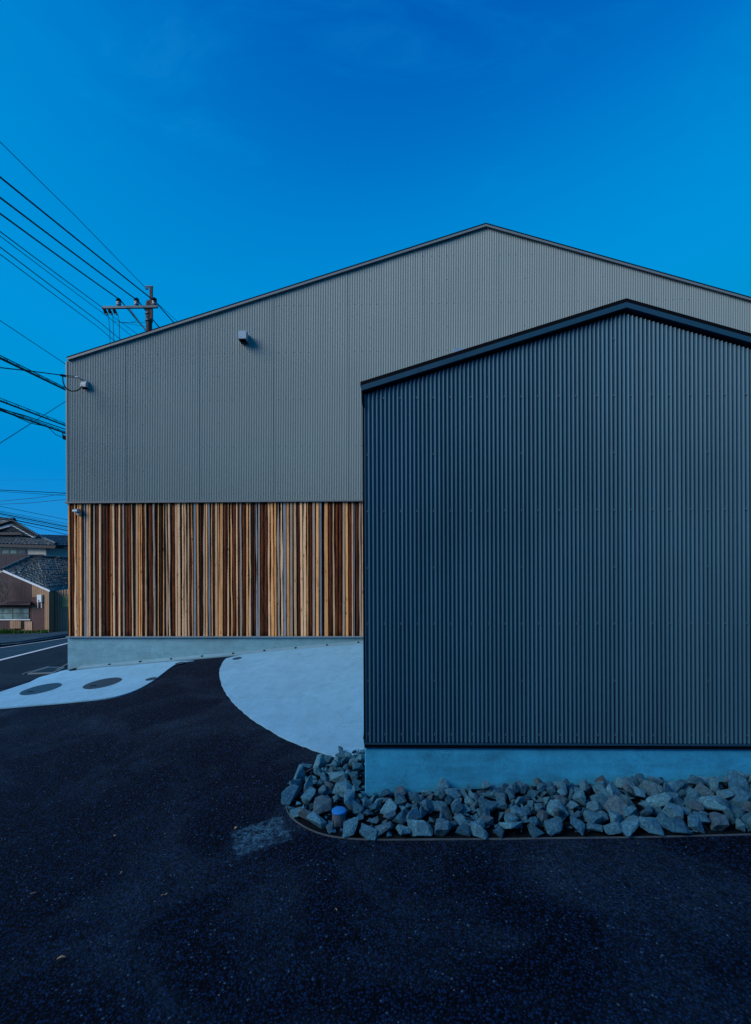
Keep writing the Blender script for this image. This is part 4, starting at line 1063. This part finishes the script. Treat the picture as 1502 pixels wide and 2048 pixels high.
for k in range(n_):
    a = lerp(E_, D_, k / n_); b = lerp(E_, D_, (k + .92) / n_); rg.tube([a + Vector((0, 0, .06)), b + Vector((0, 0, .09))], .12, 6)
for k in range(8):
    a = lerp(A2, E_, k / 8); b = lerp(A2, E_, (k + .9) / 8); rg.tube([a + Vector((0, 0, .05)), b + Vector((0, 0, .06))], .09, 6)
rg.build('ridge_tiles', M_OLDTILE, low)
vm = MB(); vr = random.Random(9)               # dry creeper lying on the roof
for k in range(170):
    u, v = vr.random(), vr.random() ** .8
    p = lerp(lerp(B2, C2, u), lerp(Mid, D_, u), v) if vr.random() < .75 else lerp(lerp(A2, B2, u), lerp(E_, Mid, u), v)
    q = p + Vector((vr.uniform(-.5, .5), vr.uniform(-.4, .4), vr.uniform(.02, .2))); p = p + Vector((0, 0, .06))
    vm.tube([p, lerp(p, q, .5) + Vector((0, 0, .08)), q], .012, 3, False)
o = tag(vm.build('dry_creeper', M_TWIG), 'dry brown creeper stems spread over the mossy roof', 'creeper'); o['kind'] = 'stuff'

# two-storey house behind
dH = dB * 1.34; up = thing('tiled_house', 'two storey plastered house with dark tiled hip and gable roof', 'house', at_d(30, 1240, dH))
nY = Vector((0, -1, 0)); q0 = Vector((0, at_d(40, 1100, dH).y, 0))
slab_on(q0, nY, [(-120, 1084), (92, 1088), (92, 1262), (-120, 1262)], 0, 5).build('wall', M_PLASTER, up)
uw = slab_on(q0, nY, rect(-60, 53, 1099, 1138), .05, .08).build('window', M_FRAME, up)
for x0, x1 in ((-55, -38), (-30, -2), (5, 17.5), (21, 33), (37, 50)): slab_on(q0, nY, rect(x0, x1, 1100.5, 1107), .06, .02).build('pane', M_GLASSD if x0 > 30 else M_GLASS, uw)
for x0, x1 in ((-58, -14), (-12, 13), (15.5, 36), (38, 52)): slab_on(q0, nY, rect(x0, x1, 1110, 1137.5), .06, .02).build('shutter', M_SHUT, uw)
slab_on(q0, nY, rect(53, 77, 1108.8, 1111), .5, .5).build('small_eave', M_FRAME, up)
slab_on(q0, nY, rect(56, 75, 1111, 1122), .06, .06).build('timber_panel', M_TANRIB, up)
# lower skirt roof
f0 = q0 + nY * .35
bl, br = on_plane(-150, 1083, f0, nY), on_plane(112, 1090.5, f0, nY)
back = q0 - nY * 1.0
tl, tr2 = on_plane(-150, 1064, back, nY), on_plane(66, 1069, back, nY)
rm = MB(); tiled(rm, bl, br, tl, tr2, 7, 34, .05, .012, 6)
br2 = br + Vector((.0, 6.5, .05)); tiled(rm, br, br2, tr2, tr2 + Vector((0, 3.5, .1)), 7, 14, .05, .012, 7)
rm.build('roof', M_TILE, up)
MB().prism([bl + Vector((0, 0, -.02)), br + Vector((0, 0, -.02)), br + Vector((-.1, 0, -.22)), bl + Vector((0, 0, -.22))], (0, .9, 0)).build('eave', M_FRAME, up)
MB().tube([tr2 + Vector((0, 0, .1)), lerp(tr2, br, .5) + Vector((0, 0, .10)), br + Vector((0, 0, .14))], .11, 6).build('hip_ridge', M_TILE, up)
# upper gable facing us
g1 = q0 - nY * .6
slab_on(g1, nY, [(-30, 1064), (25, 1048), (58, 1066.5), (50, 1070), (-30, 1070)], 0, .15).build('gable_wall', M_PLASTER, up)
slab_on(g1, nY, [(-40, 1065), (25, 1046), (72, 1074), (65, 1075), (24, 1051.5), (-40, 1070)], .35, .1).build('barge_board', M_WHITE, up)
slab_on(g1, nY, [(-40, 1064.5), (40, 1064.5), (46, 1069.5), (-40, 1069.5)], .3, .1).build('gable_sill', M_FRAME, up)
ga, gl, grr = on_plane(24.5, 1041.5, g1 + nY * .5, nY), on_plane(-50, 1065, g1 + nY * .5, nY), on_plane(78, 1072.5, g1 + nY * .5, nY)
bk = Vector((-6, .8, .35)); rm = MB()
tiled(rm, grr, grr + bk, ga, ga + bk, 9, 12, .05, .012, 8); tiled(rm, gl, gl + bk, ga, ga + bk, 9, 12, .05, .012, 9)
rm.build('roof', M_TILE, up)
vt = MB()
for k in range(13):
    for e in (grr, gl):
        a = lerp(ga, e, k / 13); b = lerp(ga, e, (k + .85) / 13); vt.tube([a + Vector((0, 0, .03)), b + Vector((0, 0, .06))], .075, 6)
vt.build('verge_tiles', M_TILE, up)
orn = MB().lathe(ga + Vector((0, .1, -.05)), [(.16, 0), (.2, .12), (.12, .25), (.0, .32)], 8); orn.tube([ga + Vector((-.02, 0, .1)), ga + Vector((-1.2, .8, .2)), ga + Vector((-3.5, 2, .26))], .13, 6)
orn.build('ridge_ornament', M_TILE, up)
# far house
dF = dB * 1.75; far = thing('far_house', 'distant house with pinkish gable wall and white verge beside the timber wall', 'house', at_d(115, 1240, dF))
z0 = Vector((0, at_d(115, 1100, dF).y, 0))
slab_on(z0, nY, [(60, 1110), (104, 1091), (160, 1116), (160, 1262), (60, 1262)], 0, 6).build('wall', M_PINKWALL, far)
slab_on(z0, nY, [(103, 1088.5), (165, 1115.5), (165, 1118), (103, 1091)], .4, .1).build('verge', M_WHITE, far)
a, b = on_plane(101, 1077.5, z0 - nY * 5, nY), on_plane(170, 1080, z0 - nY * 5, nY)
rm = MB(); tiled(rm, on_plane(103, 1089.5, z0 + nY * .4, nY), on_plane(175, 1118, z0 + nY * .4, nY), a, b, 8, 10, .05, .01, 12); rm.build('roof', M_TILE, far)
pw = slab_on(z0, nY, rect(122, 160, 1106, 1109), 1.2, 1.2).build('porch_roof', M_WHITE, far)
slab_on(z0, nY, [(120, 1106), (127, 1102.5), (160, 1102.5), (160, 1106)], 1.3, 1.3).build('porch_roof', M_TILE, far)
slab_on(z0, nY, rect(124.5, 126, 1109, 1118), 1.0, .2).build('porch_post', M_WHITE, far)
slab_on(z0, nY, rect(128, 145, 1110, 1118), .1, .1).build('window', M_GLASS, far)
ant = MB()
for p, q in (((95, 1107), (116, 1107)), ((95, 1110.5), (116, 1110.5)), ((111, 1103), (113, 1113)), ((114, 1112), (119, 1105)), ((114, 1112), (122, 1111))):
    ant.tube([on_plane(*p, z0 + nY * 1.5, nY), on_plane(*q, z0 + nY * 1.5, nY)], .025, 4)
tag(ant.build('antenna', M_CABLE), 'thin television antenna in front of the pinkish gable', 'antenna')

# weeds along the foot of the low house and a bare bush at the frame edge
gw = MB(); vr = random.Random(3)
for k in range(1500):
    px = vr.uniform(-30, 95); 
    if 66 < px < 76 and vr.random() < .7: continue
    b_ = on_plane(px, 1262 + vr.uniform(0, 1.5), p0 + nF * vr.uniform(.05, .55), nF); b_.z = H(b_.x, b_.y) + .13
    h_ = vr.uniform(.06, .26) * (1.2 if px < 30 else .8); a = vr.uniform(0, 6.28); w_ = vr.uniform(.012, .03)
    t_ = b_ + Vector((vr.uniform(-.12, .12), vr.uniform(-.12, .12), h_)); s_ = Vector((math.cos(a), math.sin(a), 0)) * w_
    gw.add([b_ - s_, b_ + s_, lerp(b_, t_, .6) + s_ * .8, t_], [(0, 1, 2), (0, 2, 3)])
gw.build('weeds', M_GREEN)['kind'] = 'stuff'
tb = on_plane(-12, 1262, p0 + nF * 1.0, nF); tb.z = H(tb.x, tb.y) + .1
bush = thing('bare_bush', 'bare twiggy shrub before the maroon wall at the left edge', 'shrub', tb)
def twigs(m, p, d, l_, r_, dep, g):
    q = p + d * l_; m.tube([p, lerp(p, q, .5) + Vector((g.uniform(-.04, .04), 0, .02)), q], [r_, r_ * .8, r_ * .6], 4, False)
    if dep:
        for _ in range(3):
            nd = (d + Vector((g.uniform(-.8, .8), g.uniform(-.6, .6), g.uniform(-.25, .6)))).normalized(); twigs(m, lerp(p, q, g.uniform(.5, 1)), nd, l_ * g.uniform(.55, .85), r_ * .6, dep - 1, g)
g = random.Random(21); m = MB()
m.tube([tb, tb + Vector((.05, 0, 1.6))], [.07, .05], 6); m.build('trunk', M_TWIG, bush)
m = MB()
for k in range(5): twigs(m, tb + Vector((.05, 0, 1.2 + .1 * k)), Vector((g.uniform(-.6, .9), g.uniform(-.5, .3), .8)).normalized(), .9, .03, 3, g)
m.build('branches', M_TWIG, bush)
